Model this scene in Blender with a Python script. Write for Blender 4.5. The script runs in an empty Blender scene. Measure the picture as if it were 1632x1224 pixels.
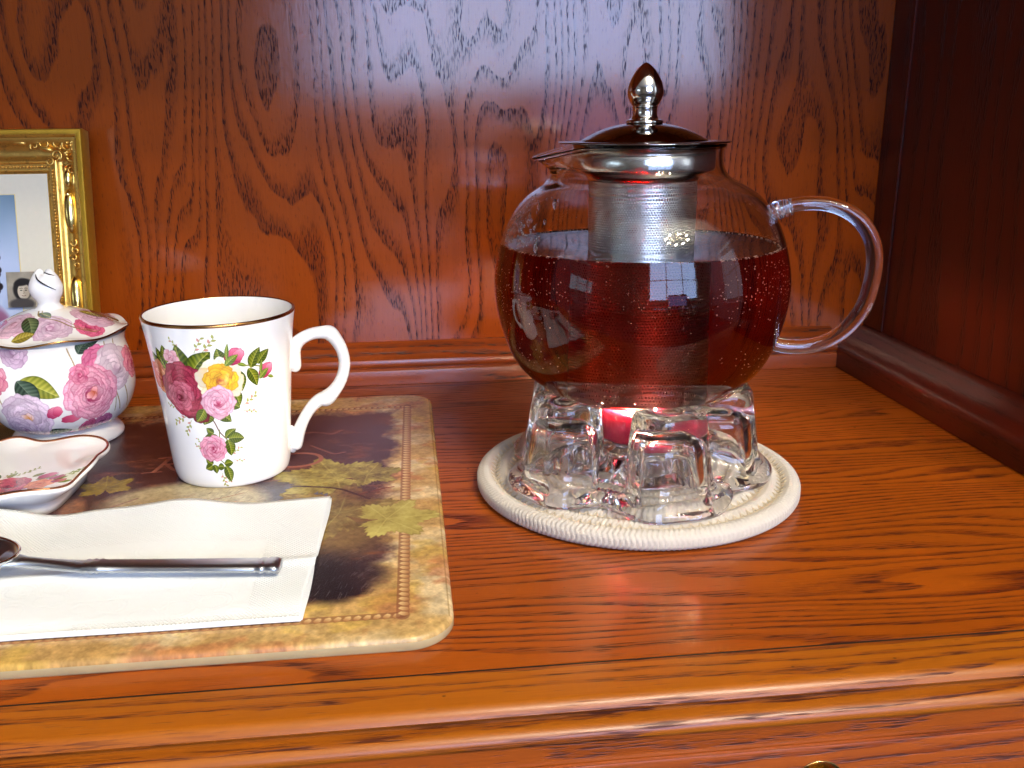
import bpy, math, random
import numpy as np
from mathutils import Vector, Matrix

random.seed(7)
rng = np.random.default_rng(7)
SC = bpy.context.scene
COL = SC.collection
R = math.radians
PI = math.pi

# ------------------------------------------------------------------ camera
cam_d = bpy.data.cameras.new('camera')
cam = bpy.data.objects.new('camera', cam_d)
COL.objects.link(cam)
SC.camera = cam
cam_d.sensor_width = 36.0
cam_d.lens = 32.29
cam_d.clip_start = 0.01
cam_d.clip_end = 50
PITCH, YAW, ROLL = 0.2861, 0.1123, -0.00916
fw = Vector((math.sin(YAW) * math.cos(PITCH), math.cos(YAW) * math.cos(PITCH), -math.sin(PITCH)))
r0 = Vector((math.cos(YAW), -math.sin(YAW), 0))
u0 = r0.cross(fw)
rr = math.cos(ROLL) * r0 + math.sin(ROLL) * u0
uu = -math.sin(ROLL) * r0 + math.cos(ROLL) * u0
m3 = Matrix((rr, uu, -fw)).transposed()
cam.matrix_world = Matrix.Translation((0, 0, 0.19)) @ m3.to_4x4()

# ------------------------------------------------------------------ world, view, lamps
world = bpy.data.worlds.new('World')
SC.world = world
world.use_nodes = True
world.node_tree.nodes['Background'].inputs[0].default_value = (0.5, 0.55, 0.7, 1)
world.node_tree.nodes['Background'].inputs[1].default_value = 0.05
SC.view_settings.view_transform = 'Standard'
SC.view_settings.look = 'None'
SC.view_settings.exposure = 0.0
SC.view_settings.gamma = 1.0
SC.render.engine = 'CYCLES'
cy = SC.cycles
cy.max_bounces = 20
cy.diffuse_bounces = 4
cy.glossy_bounces = 8
cy.transmission_bounces = 18
cy.transparent_max_bounces = 16
cy.blur_glossy = 1.0
cy.sample_clamp_indirect = 300.0
cy.sample_clamp_direct = 0.0
cy.caustics_reflective = True
cy.caustics_refractive = True
cy.use_denoising = True
try:
    cy.denoiser = 'OPENIMAGEDENOISE'
    cy.denoising_prefilter = 'ACCURATE'
except Exception:
    pass


def area_lamp(name, loc, target, sx, sy, power, color, spread=180):
    d = bpy.data.lights.new(name, 'AREA')
    d.shape = 'RECTANGLE'
    d.size = sx
    d.size_y = sy
    d.energy = power
    d.color = color
    d.spread = R(spread)
    o = bpy.data.objects.new(name, d)
    COL.objects.link(o)
    o.location = loc
    o.rotation_euler = (Vector(target) - Vector(loc)).to_track_quat('-Z', 'Z').to_euler()
    return o


# daylight through the room's windows, the right-hand one added (each stands in its window frame, below)
area_lamp('window_daylight', (0.76, -2.84, 0.92), (0.76, 0.0, 0.92), 2.08, 1.26, 104, (0.42, 0.58, 1.0))
area_lamp('side_window_daylight', (-2.42, -1.15, 0.55), (0, -1.15, 0.55), 0.42, 1.1, 3, (0.6, 0.8, 1.0))
area_lamp('added_right_light', (2.35, -0.75, 0.65), (0, -0.75, 0.65), 1.1, 1.4, 5, (0.7, 0.82, 1.0))  # added lamp for soft light from the right front

# ------------------------------------------------------------------ helpers


def smooth(me, on=True):
    me.polygons.foreach_set('use_smooth', [on] * len(me.polygons))


def mk(name, verts, faces, mat=None, parent=None, sm=True, uvs=None, mats=None, fmat=None, loc=None, rot=None):
    me = bpy.data.meshes.new(name)
    me.from_pydata([tuple(v) for v in verts], [], [tuple(int(i) for i in f) for f in faces])
    me.update()
    for m in (mats if mats else ([mat] if mat else [])):
        me.materials.append(m)
    if fmat is not None:
        me.polygons.foreach_set('material_index', list(fmat))
    if uvs is not None:
        ul = me.uv_layers.new(name='UVMap')
        li = np.empty(len(me.loops), dtype=np.int32)
        me.loops.foreach_get('vertex_index', li)
        if callable(uvs):
            ul.data.foreach_set('uv', uvs(me, li))
        else:
            ul.data.foreach_set('uv', np.asarray(uvs, dtype=np.float32)[li].ravel())
    smooth(me, sm)
    o = bpy.data.objects.new(name, me)
    COL.objects.link(o)
    if parent is not None:
        o.parent = parent
    if loc is not None:
        o.location = loc
    if rot is not None:
        o.rotation_euler = rot
    return o


def empty(name, loc, label=None, cat=None, group=None, rot=(0, 0, 0)):
    o = bpy.data.objects.new(name, None)
    COL.objects.link(o)
    o.location = loc
    o.rotation_euler = rot
    o.empty_display_size = 0.02
    if label:
        o['label'] = label
    if cat:
        o['category'] = cat
    if group:
        o['group'] = group
    return o


def spl(pts, n=6):
    """Catmull-Rom through the points (any dimension)."""
    P = [np.array(p, float) for p in pts]
    P = [2 * P[0] - P[1]] + P + [2 * P[-1] - P[-2]]
    out = []
    for i in range(1, len(P) - 2):
        for k in range(n):
            t = k / n
            a, b, c, d = P[i - 1], P[i], P[i + 1], P[i + 2]
            out.append(0.5 * ((2 * b) + (-a + c) * t + (2 * a - 5 * b + 4 * c - d) * t * t + (-a + 3 * b - 3 * c + d) * t ** 3))
    out.append(P[-2])
    return out


def lathe_geo(prof, n=96, fun=None):
    """prof: (r, z) list. fun(theta array, r, z, i) -> (r, z) arrays. Returns verts, faces, uv per loop fn."""
    th = np.linspace(-PI, PI, n, endpoint=False)
    V = []
    for i, (r, z) in enumerate(prof):
        rv = np.full(n, r, float)
        zv = np.full(n, z, float)
        if fun:
            rv, zv = fun(th, rv, zv, i)
        V.append(np.stack([rv * np.cos(th), rv * np.sin(th), zv], 1))
    V = np.concatenate(V)
    F = []
    for i in range(len(prof) - 1):
        for j in range(n):
            k = (j + 1) % n
            F.append((i * n + j, i * n + k, (i + 1) * n + k, (i + 1) * n + j))
    return V, F


def lathe(name, prof, mat, parent=None, n=96, fun=None, zmax=None, flip=False, **kw):
    V, F = lathe_geo(prof, n, fun)
    if flip:
        F = [f[::-1] for f in F]
    m = len(prof)
    zz = [p[1] for p in prof]
    zt = zmax if zmax else (max(zz) or 1)

    def uvf(me, li):
        j = li % n
        i = li // n
        u = j / n
        # unwrap the seam: a face whose loops span j=n-1 and j=0
        u4 = u.reshape(-1, 4).copy()
        wrap = (u4.max(1) - u4.min(1)) > 0.5
        u4[wrap] = np.where(u4[wrap] < 0.5, u4[wrap] + 1.0, u4[wrap])
        z = V[li, 2] / zt
        return np.stack([u4.ravel(), z], 1).astype(np.float32).ravel()
    return mk(name, V, F, mat, parent, uvs=uvf, **kw)


def tube_geo(path, rad, seg=10, up=None, flat=1.0, cap=True, closed=False):
    """path: points, rad: radius list/float; flat scales the cross-section along the second axis."""
    P = [Vector(p) for p in path]
    n = len(P)
    if not hasattr(rad, '__len__'):
        rad = [rad] * n
    V = []
    F = []
    prev = None
    for i, p in enumerate(P):
        if closed:
            t = P[(i + 1) % n] - P[i - 1]
        else:
            t = P[min(i + 1, n - 1)] - P[max(i - 1, 0)]
        t.normalize()
        if up is not None:
            a = Vector(up)
            a = (a - t * a.dot(t)).normalized()
        elif prev is None:
            a = t.orthogonal().normalized()
        else:
            a = (prev - t * prev.dot(t)).normalized()
        prev = a
        b = t.cross(a)
        for k in range(seg):
            w = 2 * PI * k / seg
            V.append(p + a * (math.cos(w) * rad[i]) + b * (math.sin(w) * rad[i] * flat))
    m = n if closed else n - 1
    for i in range(m):
        for k in range(seg):
            k2 = (k + 1) % seg
            i2 = (i + 1) % n
            F.append((i * seg + k, i * seg + k2, i2 * seg + k2, i2 * seg + k))
    if cap and not closed:
        F.append(tuple(range(seg))[::-1])
        F.append(tuple((n - 1) * seg + k for k in range(seg)))
    return V, F


def tube(name, path, rad, mat, parent=None, **kw):
    V, F = tube_geo(path, rad, **kw)
    return mk(name, V, F, mat, parent)


def extrude(name, prof, a0, a1, axis, mat, parent=None, sm=False, n=1):
    """extrude closed profile; axis 'x': prof=(y,z); axis 'y': prof=(x,z)."""
    V = []
    F = []
    m = len(prof)
    for k in range(n + 1):
        a = a0 + (a1 - a0) * k / n
        for (p, q) in prof:
            V.append((a, p, q) if axis == 'x' else (p, a, q))
    for k in range(n):
        for i in range(m):
            j = (i + 1) % m
            f = (k * m + i, k * m + j, (k + 1) * m + j, (k + 1) * m + i)
            F.append(f)
    F.append(tuple(range(m))[::-1])
    F.append(tuple(n * m + i for i in range(m)))
    o = mk(name, V, F, mat, parent, sm=False)
    fix_normals(o)
    if sm:
        auto_smooth(o)
    return o


def fix_normals(o):
    import bmesh
    bm = bmesh.new()
    bm.from_mesh(o.data)
    bmesh.ops.recalc_face_normals(bm, faces=bm.faces)
    bm.to_mesh(o.data)
    bm.free()


def auto_smooth(o, ang=35):
    import bmesh
    bm = bmesh.new()
    bm.from_mesh(o.data)
    for e in bm.edges:
        if len(e.link_faces) == 2:
            e.smooth = e.calc_face_angle(0) < R(ang)
        else:
            e.smooth = False
    for f in bm.faces:
        f.smooth = True
    bm.to_mesh(o.data)
    bm.free()


def box(name, lo, hi, mat, parent=None, bev=0.0, seg=2):
    import bmesh
    bm = bmesh.new()
    bmesh.ops.create_cube(bm, size=1)
    for v in bm.verts:
        for i in range(3):
            v.co[i] = lo[i] + (v.co[i] + 0.5) * (hi[i] - lo[i])
    if bev:
        bmesh.ops.bevel(bm, geom=bm.edges[:], offset=bev, segments=seg, affect='EDGES', profile=0.5)
    me = bpy.data.meshes.new(name)
    bm.to_mesh(me)
    bm.free()
    if mat:
        me.materials.append(mat)
    o = bpy.data.objects.new(name, me)
    COL.objects.link(o)
    if parent is not None:
        o.parent = parent
    if bev:
        auto_smooth(o)
    return o


def ball_geo(c, rad, seg=8, rings=6, rot=None):
    V = []
    F = []
    rx, ry, rz = rad if hasattr(rad, '__len__') else (rad,) * 3
    for i in range(rings + 1):
        a = PI * i / rings
        for k in range(seg):
            w = 2 * PI * k / seg
            v = Vector((rx * math.sin(a) * math.cos(w), ry * math.sin(a) * math.sin(w), rz * math.cos(a)))
            if rot is not None:
                v = rot @ v
            V.append(v + Vector(c))
    for i in range(rings):
        for k in range(seg):
            k2 = (k + 1) % seg
            F.append((i * seg + k, (i + 1) * seg + k, (i + 1) * seg + k2, i * seg + k2))
    return V, F


def join(geos):
    V = []
    F = []
    for v, f in geos:
        o = len(V)
        V.extend(v)
        F.extend(tuple(i + o for i in q) for q in f)
    return V, F


# ------------------------------------------------------------------ material helpers
class NT:
    def __init__(s, name):
        s.m = bpy.data.materials.new(name)
        s.m.use_nodes = True
        s.t = s.m.node_tree
        for n in list(s.t.nodes):
            s.t.nodes.remove(n)
        s.out = s.t.nodes.new('ShaderNodeOutputMaterial')

    def n(s, typ, ins=None, **props):
        nd = s.t.nodes.new('ShaderNode' + typ)
        for k, v in props.items():
            setattr(nd, k, v)
        for k, v in (ins or {}).items():
            if isinstance(v, tuple) and len(v) == 2 and hasattr(v[0], 'outputs'):
                s.t.links.new(v[0].outputs[v[1]], nd.inputs[k])
            elif hasattr(v, 'outputs'):
                s.t.links.new(v.outputs[0], nd.inputs[k])
            else:
                nd.inputs[k].default_value = v
        return nd

    def math(s, op, a, b=0.0, c=0.0, clamp=False):
        nd = s.n('Math', {0: a, 1: b, 2: c}, operation=op)
        nd.use_clamp = clamp
        return nd

    def mix(s, f, a, b, mode='MIX'):
        nd = s.t.nodes.new('ShaderNodeMix')
        nd.data_type = 'RGBA'
        nd.blend_type = mode
        for i, v in ((0, f), (6, a), (7, b)):
            if hasattr(v, 'outputs'):
                out = [q for q in v.outputs if q.enabled and (v.bl_idname != 'ShaderNodeMix' or q.type == 'RGBA')][0]
                s.t.links.new(out, nd.inputs[i])
            elif isinstance(v, tuple) and hasattr(v[0], 'outputs'):
                s.t.links.new(v[0].outputs[v[1]], nd.inputs[i])
            else:
                nd.inputs[i].default_value = v
        return nd

    def mout(s, nd):
        return (nd, 2)

    def ramp(s, f, stops):
        nd = s.n('ValToRGB', {0: f})
        cr = nd.color_ramp
        while len(cr.elements) < len(stops):
            cr.elements.new(0.5)
        for e, (p, c) in zip(cr.elements, stops):
            e.position = p
            e.color = c if hasattr(c, '__len__') else (c, c, c, 1)
        return nd

    def surf(s, nd):
        s.t.links.new(nd.outputs[0], s.out.inputs[0])
        return s.m


def srgb(r, g, b):
    f = lambda c: (c / 255 / 12.92) if c / 255 <= 0.04045 else ((c / 255 + 0.055) / 1.055) ** 2.4
    return (f(r), f(g), f(b), 1)


def principled(name, color, rough=0.4, metal=0.0, spec=0.5, coat=0.0, coat_rough=0.1, trans=0.0, ior=1.45, bump=None,
               noise=None, emis=None, emis_s=0.0, sss=0.0, aniso=0.0):
    t = NT(name)
    p = t.n('BsdfPrincipled', {'Base Color': color, 'Roughness': rough, 'Metallic': metal, 'Specular IOR Level': spec,
                               'Coat Weight': coat, 'Coat Roughness': coat_rough, 'Transmission Weight': trans, 'IOR': ior})
    if sss:
        p.inputs['Subsurface Weight'].default_value = sss
        p.inputs['Subsurface Radius'].default_value = (0.004, 0.0025, 0.0015)
        p.inputs['Subsurface Scale'].default_value = 1.0
    if emis:
        p.inputs['Emission Color'].default_value = emis
        p.inputs['Emission Strength'].default_value = emis_s
    if noise:   # (scale, amount, roughness amount)
        tc = t.n('TexCoord')
        nz = t.n('TexNoise', {'Vector': (tc, 3), 'Scale': noise[0], 'Detail': 5.0, 'Roughness': 0.6})
        mx = t.mix(nz, tuple(c * (1 - noise[1]) for c in color[:3]) + (1,), tuple(min(1, c * (1 + noise[1])) for c in color[:3]) + (1,))
        t.t.links.new(mx.outputs[2], p.inputs['Base Color'])
        rm = t.math('MULTIPLY_ADD', nz, noise[2], rough - noise[2] / 2)
        t.t.links.new(rm.outputs[0], p.inputs['Roughness'])
    if bump:    # (scale, strength, distance)
        tc = t.n('TexCoord')
        nz = t.n('TexNoise', {'Vector': (tc, 3), 'Scale': bump[0], 'Detail': 4.0})
        b = t.n('Bump', {'Height': nz, 'Strength': bump[1], 'Distance': bump[2]})
        t.t.links.new(b.outputs[0], p.inputs['Normal'])
    return t.surf(p)


def oak(name, cross, along, light, dark, pore, cw=16.0, aw=4.0, K=11.0, lin=60.0, seed=0.0, rough=0.3, coat=0.35,
        coat_rough=0.12, coat_ior=1.5, spec=0.45, ragged=.5, vary=.7, pore_c=850.0, pore_a=95.0, flecks=False, pore_amt=1.0, bumpd=0.00025, m0=0.45):
    """Varnished oak; cross/along are the object axes (0,1,2) across and along the grain."""
    t = NT(name)
    tc = t.n('TexCoord')
    sx = t.n('SeparateXYZ', {0: (tc, 3)})
    third = 3 - cross - along
    c, a, w = (sx, cross), (sx, along), (sx, third)

    def vec(kc, ka, kw, off=0.0):
        x = t.math('MULTIPLY_ADD', c, kc, off + seed)
        y = t.math('MULTIPLY_ADD', a, ka, off * 1.7 + seed * 0.37)
        z = t.math('MULTIPLY', w, kw)
        return t.n('CombineXYZ', {0: x, 1: y, 2: z})
    wob = t.n('TexNoise', {'Vector': vec(40, 9, 9, 3.1), 'Scale': 1.0, 'Detail': 2.0})
    n1 = t.n('TexNoise', {'Vector': vec(cw, aw, cw), 'Scale': 1.0, 'Detail': 1.6, 'Roughness': 0.42})
    jag = t.n('TexNoise', {'Vector': vec(420, 42, 420, 6.6), 'Scale': 1.0, 'Detail': 2.0})
    wob = t.math('MULTIPLY_ADD', jag, ragged, wob)
    f = t.math('MULTIPLY_ADD', n1, K, t.math('MULTIPLY_ADD', c, lin, t.math('MULTIPLY', wob, 0.9)))
    fr = t.math('FRACT', f)
    band = t.ramp(fr, [(0.0, 0.15), (0.05, 1.0), (0.22, 0.85), (m0, 0.18), (0.62, 0.0), (0.94, 0.0)])
    fl = t.math('FLOOR', f)
    wn = t.n('TexWhiteNoise', {'W': fl}, noise_dimensions='1D')
    pores = t.n('TexNoise', {'Vector': vec(pore_c, pore_a, pore_c, 9.0), 'Scale': 1.0, 'Detail': 1.5, 'Roughness': 0.6})
    pr = t.ramp(pores, [(0.50, 0.0), (0.60, 1.0)])
    pm = t.math('MULTIPLY', pr, band)
    # sparse pores in the latewood too
    p2 = t.ramp(pores, [(0.65, 0.0), (0.73, 0.45)])
    pmx = t.math('MAXIMUM', pm, p2)
    pmx = t.math('MULTIPLY', pmx, pore_amt, clamp=True)
    fib = t.n('TexNoise', {'Vector': vec(1800, 40, 1800, 5.0), 'Scale': 1.0, 'Detail': 3.0, 'Roughness': 0.7})
    big = t.n('TexNoise', {'Vector': vec(7, 1.5, 7, 12.0), 'Scale': 1.0, 'Detail': 2.0})
    bamt = t.math('MULTIPLY', band, t.math('MULTIPLY_ADD', wn, 0.5, 0.35))
    c1 = t.mix(bamt, light, dark)
    tone = t.math('MULTIPLY_ADD', big, vary, 1.01 - vary / 2)
    tone2 = t.math('MULTIPLY_ADD', fib, 0.36, 0.82)
    tn = t.math('MULTIPLY', tone, tone2)
    tcol = t.n('CombineColor', {0: tn, 1: tn, 2: tn})
    c2 = t.mix(1.0, (c1, 2), (tcol, 0), 'MULTIPLY')
    c3 = t.mix(pmx, (c2, 2), pore)
    last = c3
    if flecks:
        vo = t.n('TexVoronoi', {'Vector': vec(85, 65, 85, 2.0), 'Scale': 1.0, 'Randomness': 1.0})
        fk = t.ramp((vo, 0), [(0.03, 1.0), (0.07, 0.0)])
        sel = t.n('SeparateXYZ', {0: (vo, 1)})
        s2 = t.math('GREATER_THAN', (sel, 0), 0.72)
        last = t.mix(t.math('MULTIPLY', fk, s2), (c3, 2), (0.04, 0.006, 0.004, 1))
    hgt = t.math('MULTIPLY_ADD', pmx, -1.0, t.math('MULTIPLY', fib, 0.15))
    bp = t.n('Bump', {'Height': hgt, 'Strength': 0.55, 'Distance': bumpd})
    bp2 = t.n('Bump', {'Height': fib, 'Strength': 0.05, 'Distance': 0.0006})
    rgh = t.math('MULTIPLY_ADD', pmx, 0.25, rough)
    p = t.n('BsdfPrincipled', {'Base Color': (last, 2), 'Roughness': rgh, 'Specular IOR Level': spec,
                               'Coat Weight': t.math('MULTIPLY', t.math('MULTIPLY_ADD', pmx, -.85, 1.0), coat), 'Coat Roughness': coat_rough, 'Coat IOR': coat_ior, 'Normal': bp, 'Coat Normal': bp2})
    return t.surf(p)


# ------------------------------------------------------------------ painted prints (flat print only)
def fbm(w, h, sx, sy, octv=4, seed=0, gain=0.5):
    g = np.random.default_rng(seed)
    out = np.zeros((h, w), np.float32)
    amp = 1.0
    tot = 0
    for o in range(octv):
        nx, ny = max(2, int(w / sx * 2 ** o) + 2), max(2, int(h / sy * 2 ** o) + 2)
        nx, ny = min(nx, w), min(ny, h)
        a = g.random((ny, nx)).astype(np.float32)
        x = np.linspace(0, nx - 1.001, w)
        y = np.linspace(0, ny - 1.001, h)
        xi, yi = x.astype(int), y.astype(int)
        fx, fy = x - xi, y - yi
        fx = (fx * fx * (3 - 2 * fx))[None, :]
        fy = (fy * fy * (3 - 2 * fy))[:, None]
        r0_ = a[yi][:, xi] * (1 - fx) + a[yi][:, xi + 1] * fx
        r1_ = a[yi + 1][:, xi] * (1 - fx) + a[yi + 1][:, xi + 1] * fx
        out += amp * (r0_ * (1 - fy) + r1_ * fy)
        tot += amp
        amp *= gain
    return out / tot


class Canvas:
    """Paints in millimetres, origin (ox, oy) at the lower left, s px per mm. Colours are 0..255 sRGB."""

    def __init__(c, wmm, hmm, s, bg, ox=0.0, oy=0.0):
        c.W, c.H, c.s, c.ox, c.oy = int(wmm * s), int(hmm * s), s, ox, oy
        c.a = np.empty((c.H, c.W, 3), np.float32)
        c.a[:] = np.array(bg, np.float32) / 255
        c.g = np.random.default_rng(11)

    def win(c, x0, x1, y0, y1):
        i0, i1 = int((x0 - c.ox) * c.s) - 1, int((x1 - c.ox) * c.s) + 2
        j0, j1 = int((y0 - c.oy) * c.s) - 1, int((y1 - c.oy) * c.s) + 2
        i0, i1, j0, j1 = max(i0, 0), min(i1, c.W), max(j0, 0), min(j1, c.H)
        if i1 <= i0 or j1 <= j0:
            return None
        X, Y = np.meshgrid((np.arange(i0, i1) + .5) / c.s + c.ox, (np.arange(j0, j1) + .5) / c.s + c.oy)
        return (slice(j0, j1), slice(i0, i1)), X, Y

    def put(c, sl, al, col):
        al = np.clip(al, 0, 1)[..., None]
        c.a[sl] = c.a[sl] * (1 - al) + np.clip(col, 0, 1) * al

    def petal(c, cx, cy, a, b, rot, cd, cl, alpha=1.0, edge=0.35, vein=0.06, pw=2.0):
        """petal: long axis a along rot (base towards -a), width b"""
        m = max(a, b) * 1.15
        w = c.win(cx - m, cx + m, cy - m, cy + m)
        if w is None:
            return
        sl, X, Y = w
        dx, dy = X - cx, Y - cy
        co, si = math.cos(rot), math.sin(rot)
        u, v = (dx * co + dy * si) / a, (-dx * si + dy * co) / b
        ang = np.arctan2(v, u)
        wv = 1 + 0.05 * np.sin(ang * 5 + cx) + 0.03 * np.sin(ang * 9 + cy * 3)
        d = (np.abs(u) ** pw + np.abs(v) ** pw) ** (1 / pw) / wv
        k = min(a, b) * c.s * 0.8
        cov = np.clip((1 - d) * k + .5, 0, 1)
        t = np.clip(0.5 + 0.5 * u, 0, 1) ** 0.9
        t = t + vein * np.sin(ang * 26 + u * 3) * (d > .15) + vein * .6 * np.sin(v * 17 + u * 6)
        t = np.clip(t, 0, 1)[..., None]
        col = (np.array(cd, np.float32) * (1 - t) + np.array(cl, np.float32) * t) / 255
        e = (np.clip((d - 0.84) / 0.14, 0, 1) * edge)[..., None]
        col = col * (1 - e) + np.array(cd, np.float32) / 255 * 0.8 * e
        c.put(sl, cov * alpha, col)

    def leaf(c, x0, y0, x1, y1, w, cd, cl, alpha=1.0, veins=7, jag=0.0, rib=(225, 220, 130)):
        L = math.hypot(x1 - x0, y1 - y0)
        q = c.win(min(x0, x1) - w, max(x0, x1) + w, min(y0, y1) - w, max(y0, y1) + w)
        if q is None or L == 0:
            return
        sl, X, Y = q
        ux, uy = (x1 - x0) / L, (y1 - y0) / L
        u = ((X - x0) * ux + (Y - y0) * uy) / L
        v = (-(X - x0) * uy + (Y - y0) * ux)
        uc = np.clip(u, 0, 1)
        hw = w * 0.5 * np.sin(PI * uc ** 0.82) ** 0.85 * (1 + jag * np.sin(uc * 50)) + 1e-4
        v = v - 0.08 * w * np.sin(PI * uc)
        d = np.abs(v) / hw
        cov = np.clip((1 - d) * hw * c.s + .5, 0, 1) * ((u > 0) & (u < 1))
        t = 0.45 + 0.3 * np.sign(v) * (1 - d) + 0.2 * np.sin(uc * veins * 2 * PI - np.abs(v) / w * 14)
        t = t + 0.25 * (1 - d) - .1
        t = np.clip(t, 0, 1)[..., None]
        col = (np.array(cd, np.float32) * (1 - t) + np.array(cl, np.float32) * t) / 255
        mr = (np.clip(1 - np.abs(v) * c.s / max(1.0, 0.02 * w * c.s + .6), 0, 1) * .7 * (uc < .92))[..., None]
        col = col * (1 - mr) + np.array(rib, np.float32) / 255 * mr
        e = (np.clip((d - .8) / .2, 0, 1) * .45)[..., None]
        col = col * (1 - e) + np.array(cd, np.float32) / 255 * .7 * e
        c.put(sl, cov * alpha, col)

    def line(c, pts, w, col, alpha=1.0):
        pts = spl(pts, 6) if len(pts) > 2 else [np.array(p, float) for p in pts]
        for a, b in zip(pts[:-1], pts[1:]):
            x0, x1 = sorted((a[0], b[0]))
            y0, y1 = sorted((a[1], b[1]))
            q = c.win(x0 - w, x1 + w, y0 - w, y1 + w)
            if q is None:
                continue
            sl, X, Y = q
            d = b - a
            L2 = max(float(d @ d), 1e-9)
            t = np.clip(((X - a[0]) * d[0] + (Y - a[1]) * d[1]) / L2, 0, 1)
            dist = np.hypot(X - a[0] - t * d[0], Y - a[1] - t * d[1])
            c.put(sl, np.clip((w / 2 - dist) * c.s + .5, 0, 1) * alpha, np.array(col, np.float32) / 255)

    def blob(c, cx, cy, a, b, rot, col, alpha=1.0, soft=0.5):
        m = max(a, b) * (1 + soft)
        q = c.win(cx - m, cx + m, cy - m, cy + m)
        if q is None:
            return
        sl, X, Y = q
        co, si = math.cos(rot), math.sin(rot)
        u, v = ((X - cx) * co + (Y - cy) * si) / a, (-(X - cx) * si + (Y - cy) * co) / b
        d = np.hypot(u, v)
        c.put(sl, np.clip((1 + soft / 2 - d) / max(soft, 1e-3), 0, 1) * alpha, np.array(col, np.float32) / 255)

    def rose(c, cx, cy, r, cd, cl, heart=None, rings=4, n0=8, squash=1.0, seed=0, edge=.4, tilt=0.0, alpha=1.0):
        g = np.random.default_rng(seed)
        heart = heart or cd
        for k in range(rings):
            f = 1 - k / rings
            n = max(3, int(round(n0 * (0.45 + .55 * f))))
            a0 = g.random() * 6.28
            for i in range(n):
                an = a0 + 2 * PI * i / n + g.normal() * .12
                dist = r * .60 * f ** 1.05
                a = r * (.30 + .16 * f) * (1 + g.normal() * .07)
                b = r * (.26 + .22 * f) * (1 + g.normal() * .08)
                px = cx + math.cos(an) * dist * .95
                py = cy + (math.sin(an) * dist - .08 * r * (1 - f)) * squash
                s = .86 + .2 * g.random()
                dk = np.array(cd) * (0.8 + .2 * f)
                c.petal(px, py, a, b, an + tilt + g.normal() * .2, dk, np.minimum(np.array(cl) * s, 255), edge=edge, alpha=alpha)
        c.blob(cx, cy - .06 * r, r * .16, r * .13 * squash, 0, heart, .8 * alpha, .6)
        for i in range(3):
            an = g.random() * 6.28
            c.petal(cx + math.cos(an) * r * .1, cy + math.sin(an) * r * .09, r * .17, r * .13, an, heart, cl, edge=.5, alpha=alpha)

    def sprig(c, x, y, ang, n, L, col, col2=None):
        x1, y1 = x + math.cos(ang) * L, y + math.sin(ang) * L
        c.line([(x, y), (x1, y1)], .28, (150, 160, 70), .8)
        for i in range(n):
            f = (i + 1) / n
            px, py = x + (x1 - x) * f, y + (y1 - y) * f
            s = 1 if i % 2 else -1
            a = ang + s * .8
            cc = col2 if (col2 and i % 3 == 0) else col
            c.leaf(px, py, px + math.cos(a) * L * .26, py + math.sin(a) * L * .26, L * .13, np.array(cc) * .85, cc, veins=1, rib=cc)

    def image(c, name):
        im = bpy.data.images.new(name, c.W, c.H, alpha=False)
        buf = np.ones((c.H, c.W, 4), np.float32)
        buf[..., :3] = np.clip(c.a, 0, 1)
        im.colorspace_settings.name = 'sRGB'
        im.pixels.foreach_set(buf.ravel())
        im.update()
        im.pack()
        return im


def print_mat(name, img, rough=0.12, spec=0.5, coat=0.0, bump=None, interp='Cubic', ext='REPEAT', coat_rough=0.06):
    t = NT(name)
    tc = t.n('TexCoord')
    im = t.n('TexImage', {0: (tc, 2)})
    im.image = img
    im.interpolation = interp
    im.extension = ext
    p = t.n('BsdfPrincipled', {'Base Color': im, 'Roughness': rough, 'Specular IOR Level': spec, 'Coat Weight': coat,
                               'Coat Roughness': coat_rough})
    if bump:
        nz = t.n('TexNoise', {'Vector': (tc, 3), 'Scale': bump[0], 'Detail': 4.0})
        b = t.n('Bump', {'Height': nz, 'Strength': bump[1], 'Distance': bump[2]})
        t.t.links.new(b.outputs[0], p.inputs['Normal'])
    return t.surf(p)


# ------------------------------------------------------------------ wood
OAK_BACK = oak('oak_back_panel', 0, 2, (0.290, 0.050, 0.0035, 1), (0.150, 0.024, 0.0035, 1), (0.045, 0.009, 0.005, 1),
               cw=15.0, aw=3.2, K=17.0, lin=72.0, ragged=.2, seed=4.3, rough=0.34, coat=0.9, coat_rough=0.115, coat_ior=1.6, spec=0.05, pore_c=1150.0, pore_a=170.0, pore_amt=1.0)
OAK_SIDE_SHADED = oak('oak_side_panel_shaded', 1, 2, (0.105, 0.010, 0.0022, 1), (0.05, 0.005, 0.002, 1), (0.02, 0.006, 0.005, 1),
               cw=10.0, aw=1.6, K=6.0, lin=45.0, seed=1.3, rough=0.34, coat=0.4, coat_rough=0.25, pore_amt=0.7)  # same oak, with the side panel's shade put into the colour
OAK_TRIM = oak('oak_trim', 1, 0, (0.25, 0.045, 0.006, 1), (0.11, 0.018, 0.005, 1), (0.035, 0.010, 0.008, 1),
               cw=60.0, aw=2.2, K=3.0, lin=130.0, seed=2.2, rough=0.30, coat=0.5, coat_rough=0.16)
OAK_TRIM_SIDE_SHADED = oak('oak_trim_side_shaded', 0, 1, (0.095, 0.010, 0.003, 1), (0.05, 0.006, 0.003, 1), (0.03, 0.008, 0.006, 1),
                    cw=60.0, aw=2.2, K=3.0, lin=110.0, seed=5.2, rough=0.34, coat=0.4, coat_rough=0.2, pore_amt=0.6)  # trim oak darkened: shade of the side moulding is in the colour
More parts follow.
